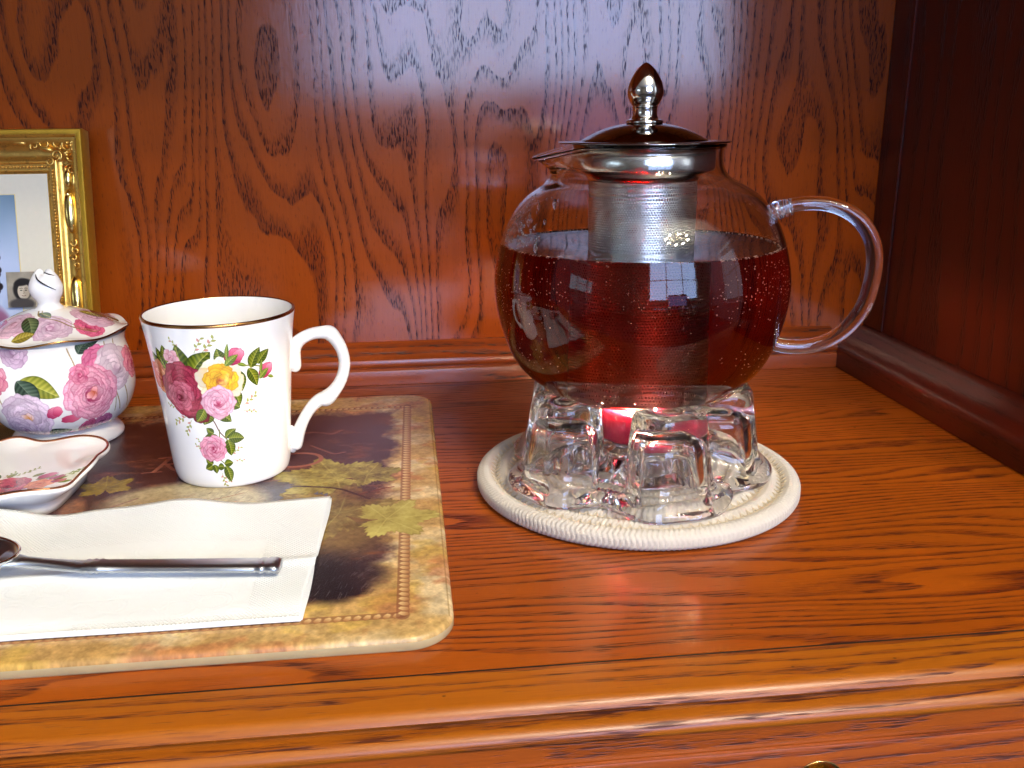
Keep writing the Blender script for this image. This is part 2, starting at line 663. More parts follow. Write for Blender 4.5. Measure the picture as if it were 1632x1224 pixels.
OAK_SHELF = oak('oak_shelf', 1, 0, (0.33, 0.068, 0.0034, 1), (0.10, 0.012, 0.002, 1), (0.050, 0.007, 0.003, 1),
                cw=24.0, aw=3.0, K=12.0, lin=170.0, seed=8.1, rough=0.36, spec=.2, vary=1.2, ragged=.3, coat=0.3, coat_rough=0.14,
                pore_c=1300.0, pore_a=60.0, flecks=True)
OAK_FRONT = oak('oak_front_board', 1, 0, (0.37, 0.100, 0.005, 1), (0.20, 0.036, 0.003, 1), (0.060, 0.010, 0.004, 1),
                cw=26.0, aw=2.4, K=9.0, lin=170.0, seed=3.7, rough=0.36, spec=.25, vary=1.0, coat=0.45, coat_rough=0.27,
                pore_c=1300.0, pore_a=60.0, flecks=True)
OAK_DRAWER = oak('oak_drawer', 2, 0, (0.30, 0.062, 0.007, 1), (0.14, 0.022, 0.004, 1), (0.060, 0.012, 0.006, 1),
                 cw=26.0, aw=3.2, K=8.0, lin=90.0, seed=6.7, rough=0.32, coat=0.5, coat_rough=0.12,
                 pore_c=1200.0, pore_a=70.0)

BRASS = principled('brass', (0.55, 0.38, 0.14, 1), 0.22, 1.0, noise=(200, 0.3, 0.15))

hutch = empty('wooden_hutch', (0, 0, 0), 'reddish brown varnished oak hutch whose shelf and back panel hold everything', 'hutch')
XL, XR = -0.95, 0.354
YB = 0.668
box('back_panel', (XL, YB, -0.02), (XR + 0.02, YB + 0.006, 0.46), OAK_BACK, hutch)
box('side_panel', (XR, 0.292, -0.0005), (XR + 0.019, YB - 0.0005, 0.46), OAK_SIDE_SHADED, hutch)
box('side_panel', (XL - 0.019, 0.292, -0.0005), (XL, YB - 0.0005, 0.46), OAK_SIDE_SHADED, hutch)
box('upper_shelf', (XL, 0.30, 0.44), (XR, YB - 0.0005, 0.458), OAK_SHELF, hutch)
box('corner_strip', (XR - .0014, .640, .0295), (XR, YB - .0006, .4395), OAK_SIDE_SHADED, hutch)
trim_prof = [(YB, 0), (.652, 0), (.652, .0098), (.6523, .0106), (.6537, .0116), (.6537, .0122), (.6524, .0132), (.652, .0142),
             (.6521, .0170), (.6527, .0184), (.6545, .0192), (.6560, .0202), (.6580, .0226), (.6606, .0252), (.6640, .0275), (YB, .0290)]
extrude('back_moulding', [(a, b + .0003) for a, b in trim_prof], XL + .001, 0.3256, 'x', OAK_TRIM, hutch, sm=True)
side_prof = [(XR, 0), (.3256, 0), (.3256, .0125), (.3262, .0148), (.3280, .0165), (.3320, .0176), (.3370, .0192), (.3420, .0222),
             (.3470, .0262), (.3500, .0282), (XR, .0290)]
extrude('side_moulding', [(a, b + .0003) for a, b in side_prof], 0.296, YB - .0008, 'y', OAK_TRIM_SIDE_SHADED, hutch, sm=True)
box('shelf_board', (XL - .019, 0.2856, -0.022), (XR + .019, YB, 0.0), OAK_SHELF, hutch)
box('joint_line', (XL, .2843, -.010), (XR + .019, .2855, -.0004), principled('dark_joint', (.012, .004, .002, 1), .7), hutch)  # dark filler added in the gap, standing in for its shade
fp = [(.2842, -.012), (.2842, -.0002), (.2841, -.0001), (.2664, -.0001)]
for k in range(1, 7):
    a = k / 6 * R(62)
    fp.append((.2664 - .0046 * math.sin(a), -.0046 * (1 - math.cos(a)) - .00008 * k - .0001))
e = fp[-1]
fp += [(.2620, -.0036), (.2624, -.0046), (.2638, -.0058), (.2638, -.0066)]
for k in range(0, 9):
    a = k / 8 * R(90)
    fp.append((.2608 - .0045 * math.sin(a), -.0067 - .0042 * (1 - math.cos(a))))
fp += [(.2563, -.0112), (.2568, -.0116), (.2568, -.012)]
extrude('front_moulding', fp, -1.1, 0.9, 'x', OAK_FRONT, hutch, sm=True)
box('apron', (-1.1, 0.2574, -0.16), (0.9, 0.2840, -0.0123), OAK_DRAWER, hutch)
dr = box('drawer_front', (-0.25, 0.2555, -0.15), (0.46, 0.2572, -0.0205), OAK_DRAWER, hutch, bev=0.0015)
kb = [(r_, z_ * .35) for r_, z_ in [(0, .022), (.004, .0218), (.008, .0200), (.0098, .0170), (.0098, .0150), (.008, .0125), (.0045, .0100), (.0040, .005), (.0062, .002), (.0095, .0010), (.0095, 0.0)]]
kn = lathe('knob', spl(kb, 3), BRASS, dr, n=40, loc=(0.1352, 0.2554, -0.0362), rot=(R(90), 0, 0))

# ------------------------------------------------------------------ placemat (cutting mat with printed art)
MX0, MX1, MY0, MY1, MT = -0.388, 0.0122, 0.2995, 0.6075, 0.0060


def paint_mat():
    W, H, s = (MX1 - MX0) * 1000, (MY1 - MY0) * 1000, 4.0
    c = Canvas(W, H, s, (205, 165, 95), MX0 * 1000, MY0 * 1000)
    h, w = c.H, c.W
    n1 = fbm(w, h, 120, 90, 5, 1)[..., None]
    n2 = fbm(w, h, 260, 200, 4, 2)[..., None]
    n3 = fbm(w, h, 30, 22, 4, 3)[..., None]
    C = lambda *x: np.array(x, np.float32) / 255
    a = C(214, 178, 112) * (1 - n2) + C(200, 150, 84) * n2
    k = np.clip((n1 - .52) * 6, 0, 1)
    a = a * (1 - k) + C(228, 200, 150) * k
    k = np.clip((fbm(w, h, 90, 60, 4, 5)[..., None] - .60) * 9, 0, 1) * .55
    a = a * (1 - k) + C(190, 112, 68) * k
    k = np.clip((fbm(w, h, 70, 60, 4, 6)[..., None] - .62) * 9, 0, 1) * .4
    a = a * (1 - k) + C(226, 188, 80) * k
    a = a * (0.88 + .24 * n3)
    c.a[:] = a
    X, Y = np.meshgrid((np.arange(w) + .5) / s + c.ox, (np.arange(h) + .5) / s + c.oy)
    # dark field inside the rope, with a ragged airbrushed edge
    x0, x1, y0, y1 = -371, -13, 322, 572
    wob = (fbm(w, h, 60, 60, 6, 8, .6) - .5) * 26
    # distance inside the rectangle, pushed in by the light cream passages
    d = np.minimum(np.minimum(X - x0, x1 - X), np.minimum(Y - y0, y1 - Y)) + wob + 3
    d = d - 12 * np.exp(-((Y - 326) / 12) ** 2) - 9 * np.exp(-((Y - 408) / 26) ** 2) * np.exp(-((X + 16) / 22) ** 2)
    f = np.clip(d / 9, 0, 1)[..., None]
    dk = C(50, 30, 32) * (1 - n1) + C(104, 70, 66) * n1
    pk = np.clip((fbm(w, h, 60, 22, 4, 9)[..., None] - .58) * 10, 0, 1) * .75
    dk = dk * (1 - pk) + C(128, 70, 46) * pk
    c.a[:] = c.a * (1 - f) + dk * f
    # bluish grapes and purple passage, pears and fruit
    def soft(cx, cy, a_, b_, rot, col, al=.9, sft=.5, sd=0):
        c.blob(cx, cy, a_, b_, rot, col, al, sft)
    soft(-62, 434, 30, 22, .2, (98, 98, 114), .97)
    soft(-86, 428, 22, 16, .3, (104, 104, 116), .8)
    soft(-40, 395, 20, 26, .5, (150, 116, 62), .8, .8)
    soft(-52, 352, 26, 20, .5, (58, 46, 46), .95)
    soft(-38, 345, 13, 17, .4, (34, 26, 30), .95)
    soft(-24, 352, 9, 12, .4, (60, 44, 46), .8, .9)
    soft(-118, 434, 42, 30, .1, (203, 186, 140), .96, .25)
    soft(-135, 424, 26, 20, .2, (178, 150, 110), .55, 1.0)
    soft(-96, 420, 20, 26, .1, (214, 204, 172), .5, 1.0)
    c.line([(-150, 414), (-125, 432), (-100, 440), (-88, 446)], .9, (150, 96, 74), .55)
    c.line([(-128, 430), (-112, 448)], .6, (150, 96, 74), .4)
    soft(-180, 430, 26, 30, .5, (84, 44, 38), .85, .6)
    soft(-162, 400, 24, 18, .5, (98, 52, 46), .85, .6)
    soft(-210, 400, 40, 30, .5, (120, 68, 56), .8, .6)
    soft(-168, 436, 6, 14, .2, (172, 116, 80), .8, .5)
    soft(-300, 440, 50, 60, 0, (140, 110, 60), .7, .6)
    c.line([(-178, 404), (-158, 428), (-140, 446)], 1.4, (150, 110, 100), .6)
    # fine engraving strokes over the fruit
    g = np.random.default_rng(5)
    for i in range(900):
        x, y = g.uniform(-110, -16), g.uniform(330, 450)
        if -112 < x < -20 and (y < 372 or y > 415):
            an = .9 + .5 * math.sin(x * .08 + y * .05)
            L = g.uniform(2, 5)
            col = (176, 160, 150) if g.random() < .5 else (26, 20, 26)
            c.line([(x, y), (x + L * math.cos(an), y + L * math.sin(an))], .25, col, .33)
    # vine leaves
    tab_a = np.radians([0, 14, 26, 34, 44, 54, 64, 78, 92, 104, 116, 128, 142, 154, 166, 174, 180])
    tab_r = np.array([1.0, .80, .63, .60, .78, .92, .80, .56, .54, .68, .76, .66, .46, .52, .44, .22, .10])

    def vine(cx, cy, r, rot, cd, cl, sd):
        q = c.win(cx - r * 1.3, cx + r * 1.3, cy - r * 1.3, cy + r * 1.3)
        if q is None:
            return
        sl, XX, YY = q
        th = (np.arctan2(YY - cy, XX - cx) - rot + PI) % (2 * PI) - PI
        rad = np.hypot(XX - cx, YY - cy)
        at = np.abs(th)
        nn = fbm(XX.shape[1], XX.shape[0], 26, 26, 5, sd, .6)
        ser = np.abs(((th * 7.0 + sd) % 1.0) - .5) * .16 + np.abs(((th * 3.1 + sd * .4) % 1.0) - .5) * .10
        dd = rad / (r * (np.interp(at + .10 * (nn - .5), tab_a, tab_r) + ser - .06))
        cov = np.clip((1 - dd) * r * c.s * .25 + .5, 0, 1)
        # veins run from the stalk to each lobe
        vn = np.zeros_like(rad)
        for va_, ln in ((0, 1.0), (.93, .95), (-.93, .95), (1.98, .8), (-1.98, .8)):
            off = np.abs(np.sin(th - va_)) * rad + (np.cos(th - va_) < 0) * 99
            vn = np.maximum(vn, np.clip(1 - off / (.45 + .012 * rad), 0, 1) * (dd < ln))
            side = np.clip(1 - np.abs(((rad * np.cos(th - va_) - off * 1.1) % 4.2) - .3) / .3, 0, 1) * (off < r * .24)
            vn = np.maximum(vn, side * .45)
        t = np.clip(.1 + 1.5 * (nn - .25) + .25 * (dd - .6), 0, 1)[..., None]
        col = (np.array(cd) * (1 - t) + np.array(cl) * t) / 255
        vn = (vn * .55)[..., None]
        col = col * (1 - vn) + np.array((206, 190, 104)) / 255 * vn
        e = np.clip((dd - .94) / .06, 0, 1)[..., None] * .4
        col = col * (1 - e) + np.array((84, 62, 24)) / 255 * e
        c.put(sl, cov, col)
    vine(-42, 460, 37, 2.9, (120, 100, 42), (206, 192, 100), 3)
    vine(-26, 463, 20, .3, (110, 88, 42), (186, 168, 80), 4)
    vine(-38, 414, 40, 2.4, (112, 82, 44), (186, 158, 84), 5)
    
    soft(-30, 436, 12, 8, -.7, (104, 62, 40), .7, .9)
    c.line([(-64, 452), (-42, 446), (-30, 436), (-24, 430)], 1.6, (70, 36, 24), .9)
    c.line([(-30, 436), (-18, 442), (-12, 444)], .9, (120, 40, 28), .9)
    vine(-160, 462, 18, 1.8, (128, 100, 34), (186, 158, 62), 9)
    vine(-250, 470, 34, 1.8, (128, 110, 34), (186, 168, 62), 10)
    fine = fbm(w, h, 9, 9, 4, 77, .7)[..., None]
    c.a *= (.68 + .40 * fine)
    # lettering across the dark field: R ... O
    q = (150, 92, 72)
    c.line([(-141, 482), (-137, 503)], 2.6, q, .8)
    c.line([(-143, 503), (-134, 504), (-128, 500), (-129, 494), (-139, 493)], 1.8, q, .8)
    c.line([(-137, 493), (-131, 484), (-125, 480)], 2.4, q, .8)
    c.line([(-147, 481), (-137, 482)], 1.0, q, .8)
    ring = [(-66 + 13.5 * math.cos(k * PI / 8), 490 + 10.5 * math.sin(k * PI / 8)) for k in range(17)]
    c.line(ring, 2.6, q, .75)
    c.line([(-60, 512), (-52, 503), (-46, 497), (-40, 499)], 1.6, q, .6)
    c.line([(-74, 530), (-62, 536), (-50, 532), (-44, 538)], 3.0, (128, 72, 50), .6)
    # rope border
    def rope(p0, p1, wd):
        L = math.hypot(p1[0] - p0[0], p1[1] - p0[1])
        ux, uy = (p1[0] - p0[0]) / L, (p1[1] - p0[1]) / L
        c.line([p0, p1], wd * 1.05, (118, 70, 48), .6)
        n = int(L / 3.7)
        for i in range(n):
            x, y = p0[0] + ux * L * (i + .5) / n, p0[1] + uy * L * (i + .5) / n
            c.petal(x - uy * wd * -.10, y + ux * wd * -.10, wd * .50, 1.45, math.atan2(uy, ux) + PI / 2 - .42, (150, 96, 56), (224, 190, 130), edge=.6, vein=0)
    rope((-374, 316), (-8, 316), 4.2)
    rope((-374, 579.5), (-5, 579.5), 4.2)
    rope((-7.6, 315), (-4.3, 581), 4.8)
    vine(-15, 405, 27, .1, (140, 122, 56), (196, 180, 96), 16)
    # worn scratches at the edge
    c.line([(MX1 * 1000 - 2.0, MY0 * 1000 + 14), (MX1 * 1000 - 2.0, MY1 * 1000 - 12)], .5, (110, 84, 44), .45)
    return c.image('placemat_print')


def rrect(x0, x1, y0, y1, r, n=10):
    pts = []
    for cx, cy, a0 in ((x1 - r, y0 + r, -90), (x1 - r, y1 - r, 0), (x0 + r, y1 - r, 90), (x0 + r, y0 + r, 180)):
        for k in range(n + 1):
            a = R(a0 + 90 * k / n)
            pts.append((cx + r * math.cos(a), cy + r * math.sin(a)))
    return pts


def build_mat():
    img = paint_mat()
    top = print_mat('placemat_print', img, rough=0.22, spec=0.4, coat=0.12, bump=(1300, 0.6, 0.0003), ext='EXTEND', coat_rough=.12)
    edge = principled('placemat_edge', (0.44, 0.35, 0.19, 1), 0.25, spec=.5, noise=(60, .15, .1), sss=0.2)
    V = []
    F = []
    FM = []
    lv = [(0.0006, 0.0001), (0.0, 0.0010), (0.0, 0.0038), (0.0004, 0.0049), (0.0012, 0.0056), (0.0024, 0.0060)]
    n = None
    for ins, z in lv:
        p = rrect(MX0 + ins, MX1 - ins, MY0 + ins, MY1 - ins, 0.0180 - ins)
        n = len(p)
        V += [(x, y, z) for x, y in p]
    for i in range(len(lv) - 1):
        for k in range(n):
            F.append((i * n + k, i * n + (k + 1) % n, (i + 1) * n + (k + 1) % n, (i + 1) * n + k))
            FM.append(1 if i < 2 else 0)
    F.append(tuple((len(lv) - 1) * n + k for k in range(n)))
    FM.append(0)
    F.append(tuple(range(n))[::-1])
    FM.append(1)
    uv = [((x - MX0) / (MX1 - MX0), (y - MY0) / (MY1 - MY0)) for x, y, z in V]
    o = mk('placemat', V, F, None, None, sm=False, uvs=uv, mats=[top, edge], fmat=FM)
    auto_smooth(o, 40)
    o['label'] = 'tan placemat board printed with vine leaves and a rope border under the mug'
    o['category'] = 'placemat'
    return o


build_mat()

# ------------------------------------------------------------------ porcelain
WHITE = (244, 243, 240)
PORC = principled('white_porcelain', (0.83, 0.82, 0.79, 1), 0.10, spec=0.5, coat=.3, coat_rough=.03)
PORC_IN = principled('cream_porcelain', (0.84, 0.80, 0.72, 1), 0.10, spec=0.5, coat=.3, coat_rough=.03)
GILT = principled('gilt_edge', (0.45, 0.22, 0.07, 1), 0.22, 1.0)
GN = dict(cd=(58, 78, 22), cl=(150, 160, 48))
MUG = (-0.0985, 0.4826)
MUGA = -78.5


def paint_mug():
    # canvas: x in mm of arc measured from the direction that faces the camera, r = 34 mm
    circ = 2 * PI * 34
    c = Canvas(circ, 90, 8.0, WHITE, -circ / 2, 0)
    A = 34 * PI / 180

    def p(th, z):       # angle, height above the shelf (mm)
        return ((th - MUGA) * A, z - 6)
    L = [((-108, 66), (-114.6, 84), 9), ((-106, 68), (-88, 80.5), 9), ((-104, 62), (-92, 70), 6), ((-78, 73), (-83, 82), 5.2),
         ((-58, 70), (-50, 80), 5.2), ((-52, 71.5), (-41.5, 78), 4.8), ((-60, 70), (-53, 60), 5), ((-69, 70), (-66, 58.5), 5),
         ((-74, 60), (-69, 51), 5), ((-76, 52), (-69, 49.8), 4.2), ((-88, 48), (-77, 43), 5.2), ((-96, 50), (-100.5, 42), 6.5),
         ((-128, 70), (-137, 81), 6), ((-133, 68), (-145, 78), 6), ((-126, 74), (-128, 83), 5),
         ((-93, 37.4), (-99, 40.2), 3.4), ((-93, 36.2), (-102, 34.8), 3.6), ((-95, 37), (-92, 32.5), 3.4), ((-83.5, 34.5), (-74, 39), 4),
         ((-81, 34), (-67.3, 33.2), 5.4), ((-82, 33.5), (-80, 24.5), 5), ((-99, 30), (-105, 28.5), 3.4),
         ((-97, 20.5), (-103.5, 23), 3.4), ((-98, 19.8), (-105, 17.6), 3.8), ((-96.5, 20), (-95, 15), 3.2), ((-93, 18.6), (-87, 18.2), 3.6),
         ((-87, 20), (-79, 20.5), 3.8), ((-86, 19), (-82.5, 9.8), 4.4)]
    st = (120, 120, 56)
    c.line([p(-66, 72), p(-58, 71.3), p(-48, 69.5), p(-42, 67)], .6, st)
    c.line([p(-97, 47), p(-92, 44), p(-88, 38), p(-83, 34), p(-80, 31)], .6, (112, 80, 60))
    c.line([p(-88, 39), p(-89, 34), p(-90, 31)], .5, st)
    c.line([p(-100, 20), p(-94, 24), p(-86, 20)], .45, st)
    for a, z, an, n, Ln in ((-100, 80, 1.1, 5, 8), (-94, 80, .9, 6, 9), (-112, 82, 2.3, 5, 6), (-66, 51, .6, 6, 8), (-66, 48, -.2, 5, 6),
                            (-116, 46, 3.6, 6, 9), (-112, 44, 4.2, 6, 8), (-104, 28, 2.6, 5, 5), (-80, 25, .6, 5, 6), (-78, 22, -.2, 4, 5),
                            (-90, 15, -1.4, 6, 7), (-88, 14, -1.0, 4, 5), (-125, 50, 3.0, 5, 6), (-105, 31, 2.2, 4, 4)):
        x, y = p(a, z)
        c.sprig(x, y, an, n, Ln, (178, 182, 92), (224, 160, 140))
    for (a, z), (b, y), w in L:
        x0, y0 = p(a, z)
        x1, y1 = p(b, y)
        c.leaf(x0, y0, x1, y1, w * 1.12, (40, 60, 12), (140, 148, 40))
    # roses
    x, y = p(-141, 66)
    c.rose(x, y, 8.5, (196, 70, 36), (250, 170, 120), rings=3, n0=6, seed=3)
    x, y = p(-121, 77)
    c.rose(x, y, 4.5, (206, 110, 130), (252, 206, 212), rings=2, n0=5, seed=4)
    x, y = p(-103, 56)
    c.rose(x, y, 12.0, (64, 0, 14), (134, 24, 44), rings=3, n0=7, seed=8)
    x, y = p(-114.5, 60.5)
    c.rose(x, y, 14.0, (84, 2, 20), (190, 66, 92), heart=(60, 0, 14), rings=6, n0=9, squash=1.0, seed=5)
    x, y = p(-119, 57)
    c.rose(x, y, 8.0, (112, 10, 34), (220, 120, 140), heart=(80, 4, 22), rings=4, n0=7, seed=15)
    x, y = p(-83.5, 65.5)
    c.rose(x, y, 11.2, (236, 190, 110), (255, 246, 226), rings=2, n0=9, seed=6, edge=.2)
    c.rose(x + .6, y, 8.4, (206, 110, 16), (252, 204, 48), heart=(170, 60, 20), rings=4, n0=7, seed=7)
    x, y = p(-86.3, 53.6)
    c.rose(x, y, 8.4, (206, 90, 126), (250, 206, 220), heart=(170, 40, 80), rings=4, n0=8, seed=9)
    x, y = p(-95.5, 29)
    c.rose(x, y, 7.2, (196, 50, 92), (248, 190, 204), heart=(140, 16, 50), rings=4, n0=8, seed=10)
    # buds
    for a, z, s in ((-70, 77, 4.8), (-43.8, 67.2, 4.2)):
        x, y = p(a, z)
        c.petal(x - .5, y, s, s * .85, .9, (150, 20, 60), (236, 130, 160), edge=.5)
        c.petal(x + s * .3, y + .4, s * .75, s * .55, 1.1, (176, 40, 80), (246, 170, 190), edge=.5)
        c.leaf(x - s, y - s * .9, x + s * .3, y + s * .2, s * .8, (70, 96, 26), (150, 166, 60))
        c.leaf(x - s * .8, y - s * .3, x - s * .6, y + s * 1.5, s * .4, (70, 96, 26), (150, 166, 60))
        c.leaf(x + s * .2, y - s * .8, x + s * 1.1, y - s * 1.2, s * .4, (70, 96, 26), (150, 166, 60))
    x, y = p(-103.5, 46.5)
    c.leaf(x + 3, y + 4, x - 2, y - 3, 5.5, (56, 76, 20), (156, 162, 50))
    # rotate the canvas so that u=0 is theta=-180
    sh = int(round((MUGA + 180) / 360 * c.W)) - c.W // 2
    c.a = np.roll(c.a, sh, axis=1)
    return c.image('mug_print')


def build_mug():
    t = empty('mug', (MUG[0], MUG[1], MT), 'tall white porcelain mug with red, yellow and pink roses and a curled handle', 'mug')
    body = print_mat('mug_print', paint_mug(), rough=0.09, coat=.3, coat_rough=.03)
    # heights in local metres (above mat)
    out = [(0.0, .0016), (.020, .0016), (.0262, .0010), (.0275, .0002), (.0285, .0002), (.0294, .0014), (.0303, .0050), (.0309, .0100), (.0318, .0220), (.0330, .0370), (.0343, .0520),
           (.0357, .0660), (.0371, .0780), (.0384, .0862)]
    o = lathe('body', spl(out, 4), body, t, n=128, zmax=0.090)
    inn = [(.0384, .0862), (.03825, .0872), (.0376, .0876), (.0368, .0866), (.0360, .0800), (.0343, .0650), (.0326, .0470), (.0308, .0220), (.0290, .0080), (.0240, .0050), (.0, .0045)]
    lathe('inner_wall', spl(inn, 4), PORC_IN, t, n=128)
    rim = [(.0384, .0863), (.03858, .0868), (.0384, .0876), (.0378, .0880), (.0371, .0877), (.0373, .0871)]
    lathe('gilt_rim', rim, GILT, t, n=128)
    # handle, in the plane at +11.5 degrees
    ha = R(11.5)
    dx = Vector((math.cos(ha), math.sin(ha), 0))
    up = Vector((0, 0, 1))
    pts = [(.0350, .0520, 2.2), (.0358, .0545, 3.3), (.0352, .0600, 3.9), (.0372, .0655, 3.1), (.0410, .0690, 2.7), (.0465, .0712, 2.6), (.0520, .0716, 2.8), (.0560, .0708, 3.4), (.0590, .0672, 3.0), (.0618, .0615, 2.7),
           (.0630, .0550, 2.6), (.0622, .0485, 2.6), (.0596, .0425, 2.7), (.0560, .0378, 3.0), (.0520, .0345, 3.6), (.0478, .0335, 2.9), (.0435, .0300, 2.6), (.0395, .0245, 2.5),
           (.0362, .0180, 2.8), (.0340, .0120, 3.2), (.0332, .0085, 2.9), (.0330, .0068, 1.6)]
    sp = spl([(a, b, c * .00122) for a, b, c in pts], 5)
    path = [dx * p[0] + up * p[1] for p in sp]
    V, F = tube_geo(path, [p[2] for p in sp], seg=20, up=(-math.sin(ha), math.cos(ha), 0), flat=1.0)
    # broader across than deep
    perp = Vector((-math.sin(ha), math.cos(ha), 0))
    V = [v + perp * v.dot(perp) * .35 for v in V]
    mk('handle', V, F, PORC, t)
    # root of the handle against the wall
    mk('handle_root', *ball_geo(dx * .0336 + up * .0600, (.0034, .0050, .0078), 16, 12, Matrix.Rotation(ha, 3, 'Z')), PORC, t)
    mk('handle_root', *ball_geo(dx * .0318 + up * .0128, (.0034, .0046, .0080), 16, 12, Matrix.Rotation(ha, 3, 'Z')), PORC, t)


build_mug()

# ------------------------------------------------------------------ sugar bowl
BOWL = (-0.207, 0.550)
BA = -69.4


def paint_bowl():
    circ = 2 * PI * 40
    c = Canvas(circ, 92, 6.0, (240, 236, 228), -circ / 2, 0)
    A = 40 * PI / 180
    P = lambda th, z: ((th - BA) * A, z)
    pk, pl = (190, 50, 96), (248, 182, 196)
    lk, ll = (160, 120, 150), (236, 214, 226)
    ck, cl = (120, 20, 60), (220, 110, 150)
    g = np.random.default_rng(2)
    # stems
    for a in (-62, -30, -20, -120, -150, 30, 90):
        c.line([P(a, 62), P(a + 4, 50), P(a + 2, 36), P(a + 10, 20)], .7, (160, 130, 80), .8)
    c.line([P(-34, 44), P(-28, 34), P(-26, 20)], .6, (150, 140, 90), .8)
    def lf(a, z, b, y, w, dark=False):
        x0, y0 = P(a, z)
        x1, y1 = P(b, y)
        if dark:
            c.leaf(x0, y0, x1, y1, w, (34, 50, 40), (96, 116, 96), veins=8, rib=(130, 140, 120))
        else:
            c.leaf(x0, y0, x1, y1, w, (96, 108, 30), (190, 184, 76), veins=8)
    for off in (0, 120, 240):
        lf(-100 + off, 46, -72 + off, 36, 12)
        lf(-102 + off, 46, -88 + off, 30, 12, True)
        lf(-54 + off, 58, -44 + off, 66, 8, True)
        lf(-48 + off, 62, -34 + off, 67, 8, True)
        lf(-95 + off, 8, -66 + off, 14, 9, True)
        x, y = P(-122 + off, 46)
        c.rose(x, y, 9, pk, (250, 170, 180), rings=3, n0=7, seed=30)
        x, y = P(-104 + off, 62)
        c.rose(x, y, 9, lk, (226, 196, 214), rings=3, n0=8, seed=31)
        x, y = P(-99 + off, 24)
        c.rose(x, y, 14, lk, ll, heart=(220, 140, 60), rings=5, n0=10, seed=32, edge=.3)
        c.rose(x - 6, y - 9, 10, (150, 110, 150), ll, rings=4, n0=9, seed=33, edge=.3)
        x, y = P(-78 + off, 27)
        c.petal(x, y, 4.4, 3.0, .8, (170, 40, 84), (244, 150, 170))
        c.petal(x + 2, y + .5, 3.2, 2.4, 1.2, (190, 50, 90), (236, 130, 156))
        x, y = P(-66 + off, 22)
        c.petal(x, y, 5.4, 2.6, .1, (190, 50, 90), (240, 130, 150))
        c.leaf(x + 2, y + 2, x + 7, y + 1, 3, (90, 100, 50), (170, 170, 90))
        x, y = P(-38 + off, 50)
        c.rose(x, y, 11, pk, (240, 140, 176), rings=4, n0=8, seed=34)
        x, y = P(-24 + off, 46)
        c.rose(x, y, 13, (186, 150, 166), (240, 218, 222), rings=4, n0=9, seed=35, edge=.3)
        x, y = P(-48 + off, 35)
        c.rose(x, y, 15.5, (196, 56, 104), (252, 190, 204), heart=(200, 90, 60), rings=6, n0=11, seed=36, edge=.35)
        x, y = P(-56 + off, 47)
        c.rose(x, y, 5.5, (170, 40, 84), (244, 160, 180), rings=3, n0=6, seed=37)
        x, y = P(-50 + off, 13)
        c.rose(x, y, 7, ck, cl, rings=4, n0=7, squash=.7, seed=38)
        x, y = P(-36 + off, 14)
        c.rose(x, y, 7, (130, 40, 100), (214, 130, 170), rings=3, n0=7, squash=.7, seed=39)
        x, y = P(-68 + off, 9)
        c.petal(x, y, 8, 3.4, .1, (190, 80, 120), (246, 200, 216))
    sh = int(round((BA + 180) / 360 * c.W)) - c.W // 2
    c.a = np.roll(c.a, sh, axis=1)
    return c.image('bowl_print')


def paint_lid():
    # planar print, x,y in mm round the lid's axis
    c = Canvas(96, 96, 6.0, (241, 237, 229), -48, -48)
    for k in range(3):
        o = k * 120
        for (a, r, kind) in ((BA - 2, 26, 'l'), (BA + 38, 30, 'c'), (BA - 55, 24, 'p'), (BA - 30, 24, 'd')):
            x, y = r * math.cos(R(a + o)), r * math.sin(R(a + o))
            if kind == 'l':
                c.rose(x, y, 11, (180, 120, 150), (238, 210, 222), rings=4, n0=9, seed=50 + k, edge=.3)
            elif kind == 'c':
                c.rose(x, y, 7.5, (170, 30, 76), (236, 120, 150), rings=4, n0=8, seed=51 + k)
            elif kind == 'p':
                c.rose(x, y, 11, (190, 130, 150), (240, 200, 214), rings=4, n0=9, seed=52 + k, edge=.3)
            else:
                c.leaf(x - 3, y + 8, x + 4, y - 8, 9, (40, 56, 34), (116, 128, 84), rib=(150, 150, 110))
                c.leaf(x - 6, y - 10, x + 5, y - 6, 7, (110, 96, 30), (190, 170, 74))
                c.leaf(x + 2, y + 12, x + 10, y + 7, 6, (44, 64, 34), (126, 138, 84))
        pts = [(r * math.cos(R(BA + o + a)), r * math.sin(R(BA + o + a))) for r, a in ((9, -40), (16, -20), (22, 10), (28, 22), (34, 40))]
        c.line(pts, .8, (140, 112, 66), .9)
        c.line([(p[0] + 1.5, p[1] + 2) for p in pts], .5, (150, 130, 80), .8)
    return c.image('bowl_lid_print')


